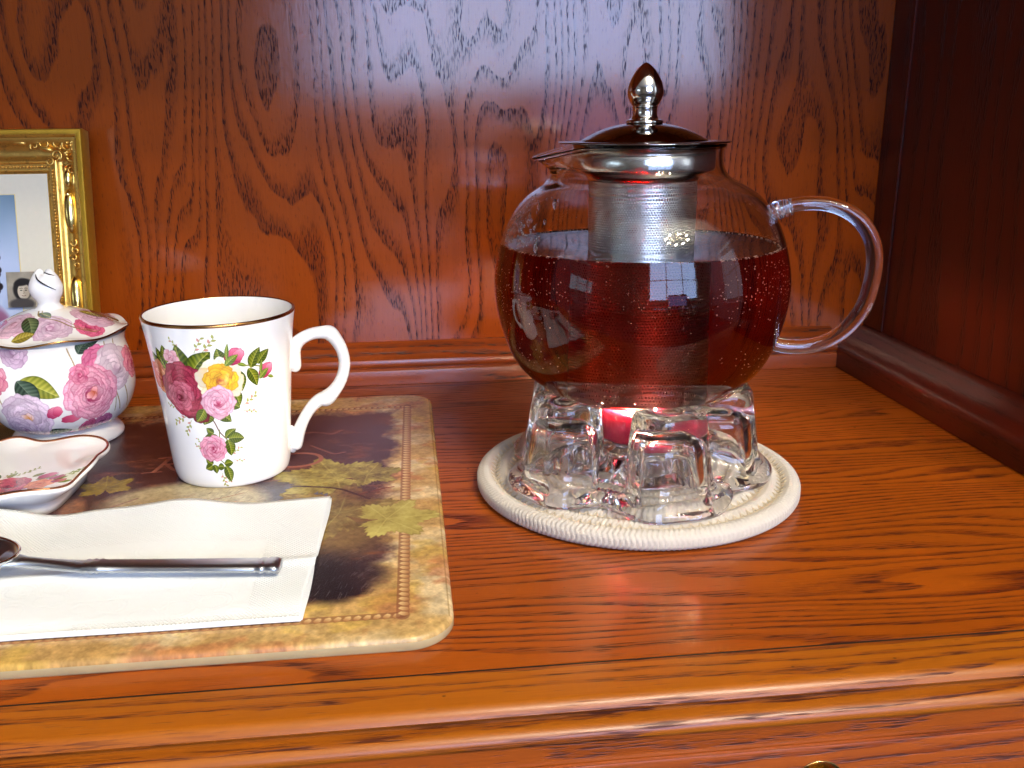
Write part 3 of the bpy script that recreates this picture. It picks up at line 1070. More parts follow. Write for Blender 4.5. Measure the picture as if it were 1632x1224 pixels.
def build_bowl():
    t = empty('sugar_bowl', (BOWL[0], BOWL[1], MT), 'lidded porcelain sugar bowl covered in pink peonies behind the small dish', 'sugar bowl')
    m = print_mat('bowl_print', paint_bowl(), rough=0.06, coat=.5, coat_rough=.02)
    ml = print_mat('bowl_lid_print', paint_lid(), rough=0.06, coat=.5, coat_rough=.02)

    def lob(th, r, z, i):
        f = np.clip((z - .010) / .02, 0, 1) * np.clip((.066 - z) / .02, 0, 1)
        return r * (1 + .022 * f * np.cos(th * 6 + .6)), z
    body = [(.0262, .0100), (.0300, .0115), (.0345, .0155), (.0385, .0220), (.0410, .0300), (.0416, .0380), (.0410, .0460), (.0394, .0530), (.0384, .0580),
            (.0388, .0615), (.0396, .0635)]
    lathe('body', spl(body, 4), m, t, n=144, fun=lob, zmax=0.092)
    foot = [(.0, .003), (.0270, .0028), (.0292, .0004), (.0303, .0000), (.0312, .0008), (.0311, .0026), (.0292, .0055), (.0268, .0082), (.0262, .0104)]
    lathe('foot', spl(foot, 3), PORC, t, n=96)

    def wav(th, r, z, i):
        f = np.clip((r - .024) / .014, 0, 1)
        return r * (1 + .018 * f * np.cos(th * 6 + .6)), z + .0011 * f * np.cos(th * 6 + .6)
    lid = [(.0040, .0788), (.0080, .0786), (.0140, .0772), (.0210, .0748), (.0280, .0712), (.0330, .0684), (.0370, .0668), (.0398, .0664), (.0412, .0662)]
    pr = spl(lid, 4)
    V, F = lathe_geo(pr, 144, wav)
    uv = [((v[0] * 1000 + 48) / 96, (v[1] * 1000 + 48) / 96) for v in V]
    ld = mk('lid', V, [f[::-1] for f in F], ml, t, uvs=uv)
    V, F = lathe_geo([(.0412, .0662), (.0417, .0657), (.0413, .0651), (.0408, .0652)], 144, wav)
    mk('gilt_edge', V, F, GILT, ld)
    V, F = lathe_geo([(.0410, .0652), (.0380, .0648), (.0370, .0600)], 144, wav)
    mk('lid_flange', V, F, PORC, ld)

    def bud(th, r, z, i):
        f = np.clip((z - .082) / .01, 0, 1) * np.clip((.104 - z) / .01, .0, 1)
        g = np.clip((z - .094) / .008, 0, 1)
        return r * (1 + .05 * f * np.cos(th * 3 + 1.2)), z + g * .0022 * np.cos(th * 2 + .4)
    kp = [(.0088, .0782), (.0068, .0795), (.0058, .0815), (.0066, .0838), (.0082, .0865), (.0090, .0895), (.0087, .0925), (.0072, .0960), (.0052, .0985), (.0030, .0998), (.0010, .0992), (.0004, .0985)]
    kb_ = lathe('knob', spl(kp, 4), PORC, ld, n=48, fun=bud)
    # dark painted lines where the bud's petals part
    ink = principled('dark_glaze_line', (0.02, 0.012, 0.012, 1), .15)
    for a0, a1, z0, z1 in ((-125, -40, .0985, .0895), (-70, -10, .0995, .0965)):
        pts = []
        for k in range(12):
            f = k / 11
            z = z0 + (z1 - z0) * f
            rr_ = np.interp(z, [.0865, .0895, .0925, .0960, .0985, .0998], [.0082, .0090, .0087, .0072, .0052, .0030]) * 1.04
            a = R(a0 + (a1 - a0) * f)
            pts.append((rr_ * math.cos(a), rr_ * math.sin(a), z + .0004))
        tube('petal_line', pts, [.0004 * math.sin(PI * (k + .7) / 12.4) + .00008 for k in range(12)], ink, kb_, seg=6)


build_bowl()

# ------------------------------------------------------------------ small dish


def build_dish():
    cx, cy = -0.2165, 0.4590
    t = empty('small_dish', (cx, cy, MT), 'small white square dish with a gilt wavy rim and roses at the left edge', 'dish', rot=(0, 0, R(-2)))
    c = Canvas(120, 90, 8.0, (240, 238, 230), -60, -45)
    for x, y, a in ((14, -10, 1.2), (18, -8, .8), (22, -4, 1.0), (44, -10, .4), (46, -12, .7), (2, -12, 1.4)):
        c.sprig(x, y, a, 6, 8, (160, 168, 96))
    for x, y, a in ((28, -10, .9), (31, -14, .4), (36, -14, .9), (40, -16, .5), (12, -12, 1.8), (16, -10, 1.2), (44, -20, .2), (4, -14, 2.0)):
        c.leaf(x, y, x + 7 * math.cos(a), y + 7 * math.sin(a), 3.0, (70, 90, 36), (156, 160, 80))
    c.rose(6, -24, 9, (190, 110, 30), (250, 210, 90), rings=4, n0=8, seed=71)
    c.rose(21, -21, 11, (110, 12, 32), (214, 104, 116), heart=(80, 6, 20), rings=5, n0=9, seed=70)
    c.rose(35.5, -20.5, 6.5, (204, 84, 34), (250, 170, 110), rings=3, n0=7, seed=72)
    c.petal(35, -9, 4.8, 3.0, .7, (150, 40, 66), (226, 140, 154))
    c.petal(41, -12.5, 3.8, 2.2, .5, (150, 60, 90), (214, 150, 170))
    c.petal(43.5, -17.5, 3.6, 2.2, .3, (150, 50, 76), (220, 140, 156))
    c.rose(-12, -22, 9, (120, 16, 36), (220, 120, 130), rings=4, n0=8, seed=74)
    m = print_mat('dish_print', c.image('dish_print'), rough=.08, coat=.4, coat_rough=.03, ext='EXTEND')
    n = 160
    th = np.linspace(0, 2 * PI, n, endpoint=False)
    co, si = np.cos(th), np.sin(th)
    p = 5.5
    base = 1 / (np.abs(co / .0545) ** p + np.abs(si / .0400) ** p) ** (1 / p)
    wave = 1 + .012 * np.cos(th * 8) + .010 * np.cos(th * 12 + .6)

    def ring(s, z, wv=1.0, zw=0.0):
        r = base * s * (1 + (wave - 1) * wv)
        return np.stack([r * co, r * si, z + zw * .0012 * np.cos(th * 8)], 1)
    rings = [ring(.02, .0134, 0), ring(.35, .0134, 0), ring(.60, .0136, 0), ring(.72, .0139, .1), ring(.82, .0145, .4, .3), ring(.90, .0152, .8, .7), ring(.965, .0158, 1, 1), ring(.985, .0163, 1, 1)]
    V = np.concatenate(rings)
    F = []
    for i in range(len(rings) - 1):
        for k in range(n):
            k2 = (k + 1) % n
            F.append((i * n + k, (i + 1) * n + k, (i + 1) * n + k2, i * n + k2))
    uv = [((v[0] * 1000 + 60) / 120, (v[1] * 1000 + 45) / 90) for v in V]
    mk('dish_face', V, F, m, t, uvs=uv)
    rr2 = [ring(.990, .0163, 1, 1), ring(1.0, .0158, 1, 1), ring(1.0, .0148, 1, 1), ring(.985, .0138, 1, 1), ring(.93, .0112, .7, .6), ring(.86, .0082, .3), ring(.80, .0060, 0), ring(.79, .0030, 0), ring(.78, .0002, 0), ring(.74, .0, 0), ring(.72, .003, 0)]
    V = np.concatenate(rr2)
    F = []
    for i in range(len(rr2) - 1):
        for k in range(n):
            k2 = (k + 1) % n
            F.append((i * n + k, (i + 1) * n + k, (i + 1) * n + k2, i * n + k2))
    mk('dish_underside', V, F, PORC, t)
    g = ring(.980, .0166, 1, 1)
    tube('gilt_rim', [tuple(v) for v in g], .00062, principled('gilt_dish', (0.55, 0.22, 0.10, 1), .25, 1.0), t, seg=8, closed=True)


build_dish()

# ------------------------------------------------------------------ napkin and spoon


def build_napkin():
    t = empty('paper_napkin', (-0.15, 0.365, MT), 'folded white paper napkin with a wavy back edge under the spoon', 'napkin')
    tt = NT('napkin_paper')
    tc = tt.n('TexCoord')
    sx = tt.n('SeparateXYZ', {0: (tc, 3)})
    wx = tt.math('SINE', tt.math('MULTIPLY', (sx, 0), 2 * PI / 0.0016))
    wy = tt.math('SINE', tt.math('MULTIPLY', (sx, 1), 2 * PI / 0.0016))
    waf = tt.math('MULTIPLY', wx, wy)
    # waffle bands along the right, front and back borders
    bx = tt.math('GREATER_THAN', (sx, 0), 0.083)
    by = tt.math('GREATER_THAN', (sx, 1), 0.018)
    bz = tt.math('LESS_THAN', (sx, 1), -0.044)
    bm_ = tt.math('MAXIMUM', tt.math('MAXIMUM', bx, by), tt.math('MULTIPLY', bz, tt.math('GREATER_THAN', (sx, 0), .02)))
    h1 = tt.math('MULTIPLY', waf, tt.math('MULTIPLY', bm_, .45))
    vo = tt.n('TexVoronoi', {'Vector': (tc, 3), 'Scale': 62.0})
    arcs = tt.math('SINE', tt.math('MULTIPLY', (vo, 0), 60.0))
    am = tt.ramp((vo, 0), [(.25, 0.0), (.33, 1.0), (.47, 1.0), (.55, 0.0)])
    h2 = tt.math('MULTIPLY', tt.math('MULTIPLY', arcs, am), tt.math('MULTIPLY', tt.math('SUBTRACT', 1.0, bm_), .12))
    nz = tt.n('TexNoise', {'Vector': (tc, 3), 'Scale': 120.0, 'Detail': 4.0})
    fine = tt.n('TexNoise', {'Vector': (tc, 3), 'Scale': 2500.0, 'Detail': 2.0})
    hh = tt.math('ADD', tt.math('ADD', h1, h2), tt.math('ADD', tt.math('MULTIPLY', nz, 1.4), tt.math('MULTIPLY', fine, .3)))
    b = tt.n('Bump', {'Height': hh, 'Strength': .7, 'Distance': .00045})
    p = tt.n('BsdfPrincipled', {'Base Color': (.84, .86, .84, 1), 'Roughness': .9, 'Specular IOR Level': .15, 'Normal': b})
    m = tt.surf(p)
    xs = [-.090, -.050, -.040, -.018, .000, .013, .042, .067, .084, .105]
    zs = [.012, .0085, .0078, .0020, .0050, .0046, .0088, .0030, .0030, .0035]
    NX, NY = 120, 44
    plies = [(0, .0003, 0.0), (1, .0009, .0012), (2, .0015, .0022), (3, .0021, .0032)]
    for k, z0, ins in plies:
        V = []
        for j in range(NY + 1):
            v = j / NY
            for i in range(NX + 1):
                u = i / NX
                x = -.130 + u * (.2335)
                y = -.0505 + v * (.1055)
                # right edge slants a little, back edge wanders
                x += u * (.0010 + .0036 * v) + u * .0006 * math.sin(v * 9 + k)
                y += v * (.0012 * math.sin(x * 70 + k * .3)) + v * .0030 * max(0, (x - .05) / .055)
                w = float(np.interp(x, xs, zs))
                w = sum(float(np.interp(x + q * .004, xs, zs)) for q in (-2, -1, 0, 1, 2)) / 5
                lift = w * (v ** 2.6) * (1 - .03 * k)
                z = z0 + lift
                z += .0006 * math.sin(x * 60 + y * 30) * math.sin(y * 80 + 1) + .0005
                z += .0016 * math.exp(-((v - .42) / .02) ** 2) * (.4 + .6 * u)          # crease from the fold
                if v < .10:
                    z -= (z0 + .0003 - .0012) * (1 - v / .10) ** 2.0
                y += ins * (1 - v) * .5 - ins * .3 * v
                V.append((x, y, max(z, .0002)))
        F = []
        for j in range(NY):
            for i in range(NX):
                a = j * (NX + 1) + i
                F.append((a, a + 1, a + NX + 2, a + NX + 1))
        o = mk('ply', V, F, m, t)
        sm_ = o.modifiers.new('thickness', 'SOLIDIFY')
        sm_.thickness = .00035
        sm_.offset = -1
    # rounded front fold
    V = []
    n = 60
    for i in range(n + 1):
        x = -.130 + i / n * .2340
        for q in range(9):
            a = R(-90 - 180 * q / 8)
            V.append((x, -.0492 + .0013 * math.cos(a), .0016 + .0013 * math.sin(a) + .00012 * math.sin(x * 90)))
    F = []
    for i in range(n):
        for q in range(8):
            a = i * 9 + q
            F.append((a, a + 9, a + 10, a + 1))
    o = mk('folded_edge', V, F, m, t)
    s_ = o.modifiers.new('thickness', 'SOLIDIFY')
    s_.thickness = .0003
    return t


build_napkin()

STEEL = principled('brushed_steel', (0.50, 0.53, 0.57, 1), 0.30, 1.0)
STEEL_M = principled('mirror_steel', (0.88, 0.85, 0.79, 1), 0.09, 1.0)


def build_spoon():
    zt = 0.0142
    ex, ey = -0.0570, 0.3500
    t = empty('spoon', (ex, ey, 0.0), 'stainless steel spoon with a square ended handle lying on the napkin', 'spoon', rot=(0, 0, R(175.0)))
    # local +x runs from the handle's end to the bowl
    st = [(0.0, .0098, .0030, .0120), (.002, .0104, .0036, .0122), (.0045, .0104, .0037, .0122), (.0055, .0092, .0030, .0122), (.0065, .0103, .0036, .0122), (.0078, .0104, .0036, .0122), (.0088, .0092, .0030, .0122),
          (.0100, .0100, .0030, .0123), (.030, .0096, .0030, .0126), (.055, .0090, .0030, .0130), (.072, .0083, .0030, .0134), (.0730, .0094, .0038, .0134), (.0745, .0082, .0028, .0134), (.0758, .0094, .0038, .0134), (.0772, .0082, .0028, .0134), (.0786, .0092, .0036, .0134), (.0800, .0080, .0028, .0134),
          (.088, .0066, .0030, .0140), (.096, .0056, .0031, .0150), (.103, .0060, .0030, .0160), (.108, .0095, .0026, .0168), (.113, .0150, .0018, .0172)]
    V = []
    n = 16
    for x, w, h, z in st:
        for k in range(n):
            a = 2 * PI * k / n
            ca, sa = math.cos(a), math.sin(a)
            yy = math.copysign(abs(ca) ** .75, ca) * w / 2
            zz = math.copysign(abs(sa) ** .9, sa) * h / 2
            V.append((x, yy * 1.04, z + zz * 1.25 + .0008))
    F = []
    for i in range(len(st) - 1):
        for k in range(n):
            k2 = (k + 1) % n
            F.append((i * n + k, (i + 1) * n + k, (i + 1) * n + k2, i * n + k2))
    F.append(tuple(range(n)))
    o = mk('handle', V, F, STEEL, t, sm=True)
    fix_normals(o)
    # bowl of the spoon
    V = []
    NR, NA = 16, 64
    cxb, L, W = .136, .0300, .0196
    for i in range(NR + 1):
        r = i / NR
        for k in range(NA):
            a = 2 * PI * k / NA
            ca, sa = math.cos(a), math.sin(a)
            ww = W * (1 + .10 * ca)
            x, y = cxb + L * r * ca, ww * r * sa
            d = r * r
            z = .0110 + .0082 * d ** 1.25 + .0006
            V.append((x, y, z))
    F = []
    for i in range(NR):
        for k in range(NA):
            k2 = (k + 1) % NA
            F.append((i * NA + k, (i + 1) * NA + k, (i + 1) * NA + k2, i * NA + k2))
    b = mk('bowl', V, F, STEEL, t)
    s_ = b.modifiers.new('thickness', 'SOLIDIFY')
    s_.thickness = .0013
    s_.offset = 0
    V, F = tube_geo([(cxb + L * math.cos(2 * PI * k / 64), W * (1 + .10 * math.cos(2 * PI * k / 64)) * math.sin(2 * PI * k / 64), .0199) for k in range(64)], .0008, seg=8, closed=True)
    mk('bowl_rim', V, F, STEEL_M, t)


build_spoon()

# ------------------------------------------------------------------ picture frame


def build_frame():
    GOLD = NT('antique_gold')
    tc = GOLD.n('TexCoord')
    nz = GOLD.n('TexNoise', {'Vector': (tc, 3), 'Scale': 260.0, 'Detail': 6.0, 'Roughness': .65})
    n2 = GOLD.n('TexNoise', {'Vector': (tc, 3), 'Scale': 60.0, 'Detail': 3.0})
    k = GOLD.ramp(nz, [(.33, 0.0), (.46, 1.0)])
    colr = GOLD.mix(k, (0.20, 0.085, 0.018, 1), (0.83, 0.50, 0.11, 1))
    col2 = GOLD.mix(n2, (colr, 2), (0.62, 0.36, 0.08, 1))
    bp = GOLD.n('Bump', {'Height': nz, 'Strength': .35, 'Distance': .0004})
    rg = GOLD.math('MULTIPLY_ADD', k, -.22, .52)
    g = GOLD.surf(GOLD.n('BsdfPrincipled', {'Base Color': (col2, 2), 'Metallic': .92, 'Roughness': rg, 'Normal': bp}))
    g2 = principled('bright_gold', (0.95, 0.66, 0.22, 1), .17, 1.0, noise=(120, .2, .12))
    g3 = principled('dull_gold', (0.58, 0.33, 0.03, 1), .42, .75, noise=(200, .2, .2), bump=(500, .3, .0003))
    W, H = .150, .1785
    tilt = math.atan(.2)
    # origin: bottom right corner of the front; local x to the right, z up, -y towards the room
    t = empty('picture_frame', (-.2032, .6145, MT - .0002), 'ornate gold picture frame with a photo leaning on the back panel', 'picture frame', rot=(-tilt, 0, 0))
    dp = [(0, .002), (0, .0135), (.0008, .0150), (.0036, .0152), (.0046, .0142), (.0052, .0120), (.0072, .0118), (.0085, .0105), (.0115, .0082), (.0150, .0072), (.0176, .0076), (.0184, .0088),
          (.0196, .0090), (.0204, .0080), (.0208, .0058), (.0246, .0056), (.0252, .0044), (.0268, .0040), (.0268, .002)]
    dp = [(a, b) for a, b in dp]

    def rail(p0, p1, inward):
        # p0, p1 corner points in (x, z); the rail runs from p0 to p1, mitred at 45 degrees
        d = Vector((p1[0] - p0[0], p1[1] - p0[1]))
        L = d.length
        d /= L
        iv = Vector(inward)
        V = []
        n = 24
        for s_ in range(n + 1):
            for a, h in dp:
                l0, l1 = a, L - a
                q = l0 + (l1 - l0) * s_ / n
                x = p0[0] + d.x * q + iv.x * a
                z = p0[1] + d.y * q + iv.y * a
                V.append((x, -h, z))
        m = len(dp)
        F = []
        for s_ in range(n):
            for i in range(m - 1):
                F.append((s_ * m + i, s_ * m + i + 1, (s_ + 1) * m + i + 1, (s_ + 1) * m + i))
        # outer side shows plain dull gold, the face antique gold
        FM = [1 if (i % (m - 1)) in (0, 1, 2) else 0 for i in range(len(F))]
        o = mk('frame_rail', V, F, None, t, mats=[g, g3], fmat=FM)
        fix_normals(o)
        auto_smooth(o, 50)
        # bead strip
        geos = []
        nb = int((L - .048) / .0021)
        for i in range(nb):
            q = .0240 + (L - .048) * (i + .5) / nb
            c = (p0[0] + d.x * q + iv.x * .0227, -.0062, p0[1] + d.y * q + iv.y * .0227)
            geos.append(ball_geo(c, .00105, 6, 4))
        V, F = join(geos)
        b = mk('bead_strip', V, F, g, o)
        b['kind'] = 'stuff'
        return o, d, iv, L
    corners = [(0, 0), (0, H), (-W, H), (-W, 0)]
    inw = [(-1, 0), (0, -1), (1, 0), (0, 1)]
    rails = []
    for i in range(4):
        rails.append(rail(corners[i], corners[(i + 1) % 4], inw[i]))

    def scroll(cx, cz, r, a0, turns, th_, dirn=1, hgt=.0095):
        pts = []
        n = int(14 * turns)
        for k in range(n + 1):
            f = k / n
            a = a0 + dirn * f * turns * 2 * PI
            q = r * (1 - .72 * f)
            pts.append((cx + q * math.cos(a), -hgt - .0012 * f, cz + q * math.sin(a)))
        return tube_geo(pts, [th_ * (1 - .45 * k / n) for k in range(n + 1)], seg=7)
    # corner ornaments: clusters of scrolls and berries
    for ci, (cx, cz) in enumerate(corners[1:3]):
        sx_ = -1 if ci == 0 else 1
        geos = []
        for (a, b, r, a0, tn, th_, dr_) in ((.0105, .0100, .0050, 0, 1.3, .0011, 1), (.0170, .0085, .0040, 2, 1.2, .0010, -1), (.0085, .0175, .0040, 1, 1.2, .0010, 1), (.0245, .0085, .0042, .5, 1.3, .0010, 1),
                                           (.0095, .0250, .0040, 3, 1.2, .0010, -1), (.0310, .0100, .0030, 4, 1.0, .0009, -1), (.0180, .0160, .0036, 5, 1.2, .0009, 1), (.0225, .0200, .0030, 2, 1.1, .0008, -1)):
            geos.append(scroll(cx + sx_ * a, cz - b, r, a0, tn, th_, dr_))
        for k in range(16):
            a, b = .006 + .010 * rng.random(), .005 + .011 * rng.random()
            geos.append(ball_geo((cx + sx_ * a, -.0105, cz - b), .0012 + .0005 * rng.random(), 8, 6))
        for (a, b, L_, an) in ((.030, .0075, .012, 0.0), (.024, .012, .010, .3), (.0085, .032, .012, 1.57), (.013, .026, .009, 1.3), (.040, .0080, .010, .05)):
            rot = Matrix.Rotation(-sx_ * an if True else 0, 3, 'Y')
            geos.append(ball_geo((cx + sx_ * a, -.0098, cz - b), (L_ / 2, .0016, .0018), 10, 8, Matrix.Rotation(an * (1 if sx_ < 0 else -1), 3, 'Y')))
        V, F = join(geos)
        mk('corner_ornament', V, F, g, t)
    # bright cartouches and leaf scrolls along the right rail
    for zc in (.1270, .0710, .0150):
        V, F = ball_geo((-.0122, -.0085, zc), (.0043, .0040, .0145), 16, 14)
        mk('cartouche', V, F, g2, t)
        geos = []
        for s_ in (-1, 1):
            z1 = zc + .028 * s_ if s_ > 0 else zc - .028
        for q in range(4):
            geos.append(scroll(-.0118 + .0014 * (q % 2), zc - .0205 - q * .0048, .0026, 1.2 + q, 1.0, .00085, 1 if q % 2 else -1, .0095))
        V, F = join(geos)
        mk('leaf_scroll', V, F, g, t)
    for zc in (.1480,):
        V, F = join([ball_geo((-.0120, -.0100, zc), (.0026, .0020, .0062), 10, 8), ball_geo((-.0125, -.0100, zc - .0105), .0020, 10, 8)])
        mk('acorn', V, F, g2, t)
    # mat board and photographs
    mb = principled('cream_mat_board', (0.66, 0.62, 0.48, 1), .8, noise=(300, .04, .0))
    box('mat_board', (-W + .022, -.0040, .022), (-.022, -.0030, H - .022), mb, t)
    c = Canvas(76, 106, 6.0, (190, 196, 214))
    yy = np.linspace(0, 1, c.H)[:, None, None]
    xx = np.linspace(0, 1, c.W)[None, :, None]
    nn = fbm(c.W, c.H, 200, 200, 3, 3)[..., None]
    tcol = np.array((104, 132, 150)) / 255
    mcol = np.array((176, 190, 214)) / 255
    c.a[:] = mcol * (1 - np.clip((yy - .6) * 2.2, 0, 1)) + tcol * np.clip((yy - .6) * 2.2, 0, 1)
    c.a *= (.94 + .12 * nn)
    # seated figures, only their edge shows: dark hair, a plum jacket
    c.blob(50, 62, 12, 15, .1, (44, 30, 30), 1, .15)
    c.blob(50, 58, 8.2, 10, 0, (196, 150, 128), 1, .1)
    for q in range(14):
        c.blob(60 + 1.6 * math.sin(q * 1.7), 80 - q * 2.6, 2.6, 2.4, 0, (36, 30, 34), 1, .3)
    c.blob(48, 12, 22, 26, .2, (112, 60, 92), 1, .15)
    c.blob(64, 20, 6, 16, .3, (142, 92, 120), .9, .4)
    c.line([(60, 26), (76, 22)], .4, (226, 226, 236), .7)
    im = c.image('group_photo')
    pm = print_mat('photo_print', im, rough=.25, ext='EXTEND')
    pw0, pw1, pz0, pz1 = -.1195, -.0480, .030, .1385
    V = [(pw0, -.0043, pz0), (pw1, -.0043, pz0), (pw1, -.0043, pz1), (pw0, -.0043, pz1), (pw0, -.0040, pz0), (pw1, -.0040, pz0), (pw1, -.0040, pz1), (pw0, -.0040, pz1)]
    mk('photograph', V, [(0, 1, 2, 3), (5, 4, 7, 6), (1, 5, 6, 2), (3, 2, 6, 7)], pm, t, sm=False, uvs=[(0, 0), (1, 0), (1, 1), (0, 1)] * 2)
    tube('bevel', [(pw1 + .0004, -.0041, pz0), (pw1 + .0004, -.0041, pz1 + .0004), (pw0, -.0041, pz1 + .0004)], .0003, principled('bevel_gold', (.7, .55, .2, 1), .4), t, seg=5)
    # small loose black-and-white portrait tucked into the glass
    c = Canvas(20, 27, 12.0, (150, 142, 124))
    nn = fbm(c.W, c.H, 60, 60, 4, 13)[..., None]
    c.a *= (.85 + .3 * nn)
    c.blob(10.8, 13.5, 6.6, 8.6, 0, (34, 30, 28), 1, .2)
    c.blob(11.6, 12.2, 4.3, 6.1, 0, (196, 184, 162), 1, .12)
    c.blob(13.8, 11.6, 2.2, 4.6, 0, (160, 146, 124), .7, .6)
    c.blob(9.9, 13.0, .85, .38, 0, (30, 26, 24), 1, .4)
    c.blob(13.2, 13.0, .85, .38, 0, (30, 26, 24), 1, .4)
    c.line([(8.9, 14.3), (9.9, 14.7), (10.9, 14.4)], .4, (40, 34, 30), .9)
    c.line([(12.4, 14.4), (13.3, 14.7), (14.2, 14.3)], .4, (40, 34, 30), .9)
    c.line([(11.6, 12.8), (11.9, 11.0), (11.1, 10.6)], .32, (120, 104, 88), .9)
    c.line([(10.3, 8.9), (11.6, 8.6), (12.9, 8.9)], .5, (96, 60, 56), .9)
    c.blob(11.0, 19.0, 5.6, 2.6, .2, (30, 26, 24), 1, .4)
    c.blob(10, 2.5, 9, 4.5, 0, (70, 64, 60), 1, .3)
    pm2 = print_mat('portrait_print', c.image('portrait_photo'), rough=.3, ext='EXTEND')
    a0, a1, b0, b1 = -.0560, -.0385, .0660, .0890
    V = [(a0, -.0066, b0), (a1, -.0064, b0), (a1, -.0060, b1), (a0, -.0062, b1)]
    o = mk('small_photograph', V, [(0, 1, 2, 3)], pm2, t, sm=False, uvs=[(0, 0), (1, 0), (1, 1), (0, 1)])
    o.modifiers.new('thickness', 'SOLIDIFY').thickness = .0003
    t2 = box('backing', (-W + .003, -.0028, .003), (-.003, 0.0, H - .003), principled('brown_backing', (.1, .06, .03, 1), .8), t)


build_frame()

# ------------------------------------------------------------------ braided coaster
POT = (0.1163, 0.4503)


def build_coaster():
    t = empty('rope_coaster', (POT[0], POT[1] - .0032, 0), 'round cream coaster of coiled braided rope under the glass warmer', 'coaster')
    tt = NT('cotton_rope')
    tc = tt.n('TexCoord')
    nz = tt.n('TexNoise', {'Vector': (tc, 3), 'Scale': 1600.0, 'Detail': 3.0})
    n2 = tt.n('TexNoise', {'Vector': (tc, 3), 'Scale': 60.0, 'Detail': 3.0})
    cm = tt.mix(n2, (.54, .47, .385, 1), (.63, .57, .48, 1))
    b = tt.n('Bump', {'Height': nz, 'Strength': .6, 'Distance': .0004})
    m = tt.surf(tt.n('BsdfPrincipled', {'Base Color': (cm, 2), 'Roughness': .85, 'Specular IOR Level': .2, 'Normal': b,
                                        'Sheen Weight': .2}))
    pitch = .0096
    R0 = .0796
    ds = .00034
    s = 0.0
    path = []
    th = R(120)
    r = R0
    while r > .004:
        path.append((r, th, s))
        th += ds / r
        s += ds
        turn = (th - R(120)) / (2 * PI)
        fr_ = turn - math.floor(turn)
        q_ = min(max((fr_ - .72) / .28, 0), 1)
        r = R0 - pitch * (math.floor(turn) + q_ * q_ * (3 - 2 * q_))
    arr = np.array(path)
    n = len(arr)
    seg = 22
    ph = np.linspace(0, 2 * PI, seg, endpoint=False)
    Rr = arr[:, 0][:, None]
    T = arr[:, 1][:, None]
    S = arr[:, 2][:, None]
    turnv = (T - R(120)) / (2 * PI)
    rx = .0050
    rz = np.where(turnv < 1.0, .0045, .0036) * np.ones_like(Rr)
    rz = .0048 - .0002 * np.clip((turnv - .9) / .3, 0, 1)
    P = ph[None, :]
    # herring-bone braid: two families of strands meeting along the crown
    w = (P + PI / 2) % (2 * PI) - PI          # 0 at the top of the rope
    tri = np.abs(((P - PI / 2 + PI) % (2 * PI)) - PI)   # 0 at top, pi at bottom
    lane = np.floor((tri + PI / 6) / (PI / 3.0))
    sgn = np.where(lane % 2 == 0, 1.0, -1.0)
    saw = (S / .0024 + sgn * tri * 1.1 + np.where(lane % 2 == 0, 0, .5)) % 1.0
    hump = np.abs(np.sin(PI * saw)) ** .7
    lane_f = (tri + PI / 6) / (PI / 3.0) % 1.0
    lh = np.sin(PI * lane_f) ** .5
    disp = .00095 * hump * (.35 + .65 * lh)
    X = (Rr + (rx - .0006 + disp) * np.cos(P))
    Z = rz + (rz - .0006 + disp) * np.sin(P)
    Z = np.maximum(Z, .0002)
    V = np.stack([X * np.cos(T), X * np.sin(T), Z], 2).reshape(-1, 3)
    i = np.arange(n - 1)[:, None] * seg
    k = np.arange(seg)[None, :]
    k2 = (k + 1) % seg
    F = np.stack([i + k, i + seg + k, i + seg + k2, i + k2], 2).reshape(-1, 4)
    me = bpy.data.meshes.new('rope_coil')
    me.vertices.add(len(V))
    me.vertices.foreach_set('co', V.astype(np.float32).ravel())
    me.loops.add(F.size)
    me.loops.foreach_set('vertex_index', F.astype(np.int32).ravel())
    me.polygons.add(len(F))
    me.polygons.foreach_set('loop_start', np.arange(0, F.size, 4, dtype=np.int32))
    me.polygons.foreach_set('loop_total', np.full(len(F), 4, np.int32))
    me.update(calc_edges=True)
    me.materials.append(m)
    smooth(me)
    o = bpy.data.objects.new('rope_coil', me)
    COL.objects.link(o)
    o.parent = t
    # zigzag stitching that joins the turns
    thr = principled('stitching_thread', (.66, .54, .36, 1), .7)
    pts = []
    th = R(120)
    sgn_ = 1
    while th < R(120) + 2 * PI * 5:
        turn = (th - R(120)) / (2 * PI)
        fr_ = turn - math.floor(turn)
        q_ = min(max((fr_ - .72) / .28, 0), 1)
        rv = R0 - pitch * (math.floor(turn) + q_ * q_ * (3 - 2 * q_)) - pitch / 2
        amp = .0022
        zz = .0087
        pts.append((( rv + sgn_ * amp) * math.cos(th), (rv + sgn_ * amp) * math.sin(th), zz + (.0004 if sgn_ > 0 else .0)))
        pts.append(((rv) * math.cos(th + .0011 / rv), (rv) * math.sin(th + .0011 / rv), zz - .0012))
        th += .0024 / rv
        sgn_ = -sgn_
    V, F = tube_geo(pts, .00026, seg=5)
    mk('stitching', V, F, thr, t)


build_coaster()

# ------------------------------------------------------------------ glass
def glass(name, ior=1.45, color=(1, 1, 1, 1), rough=0.0, bump=None, clear=0.0):
    t = NT(name)
    g = t.n('BsdfGlass', {'Color': color, 'Roughness': rough, 'IOR': ior})
    if bump:
        tc = t.n('TexCoord')
        nz = t.n('TexNoise', {'Vector': (tc, 3), 'Scale': bump[0], 'Detail': 2.0})
        b = t.n('Bump', {'Height': nz, 'Strength': bump[1], 'Distance': bump[2]})
        t.t.links.new(b.outputs[0], g.inputs['Normal'])
    if clear:
        tr = t.n('BsdfTransparent', {'Color': (.99, .99, .985, 1)})
        return t.surf(t.n('MixShader', {0: clear, 1: g, 2: tr}))
    return t.surf(g)


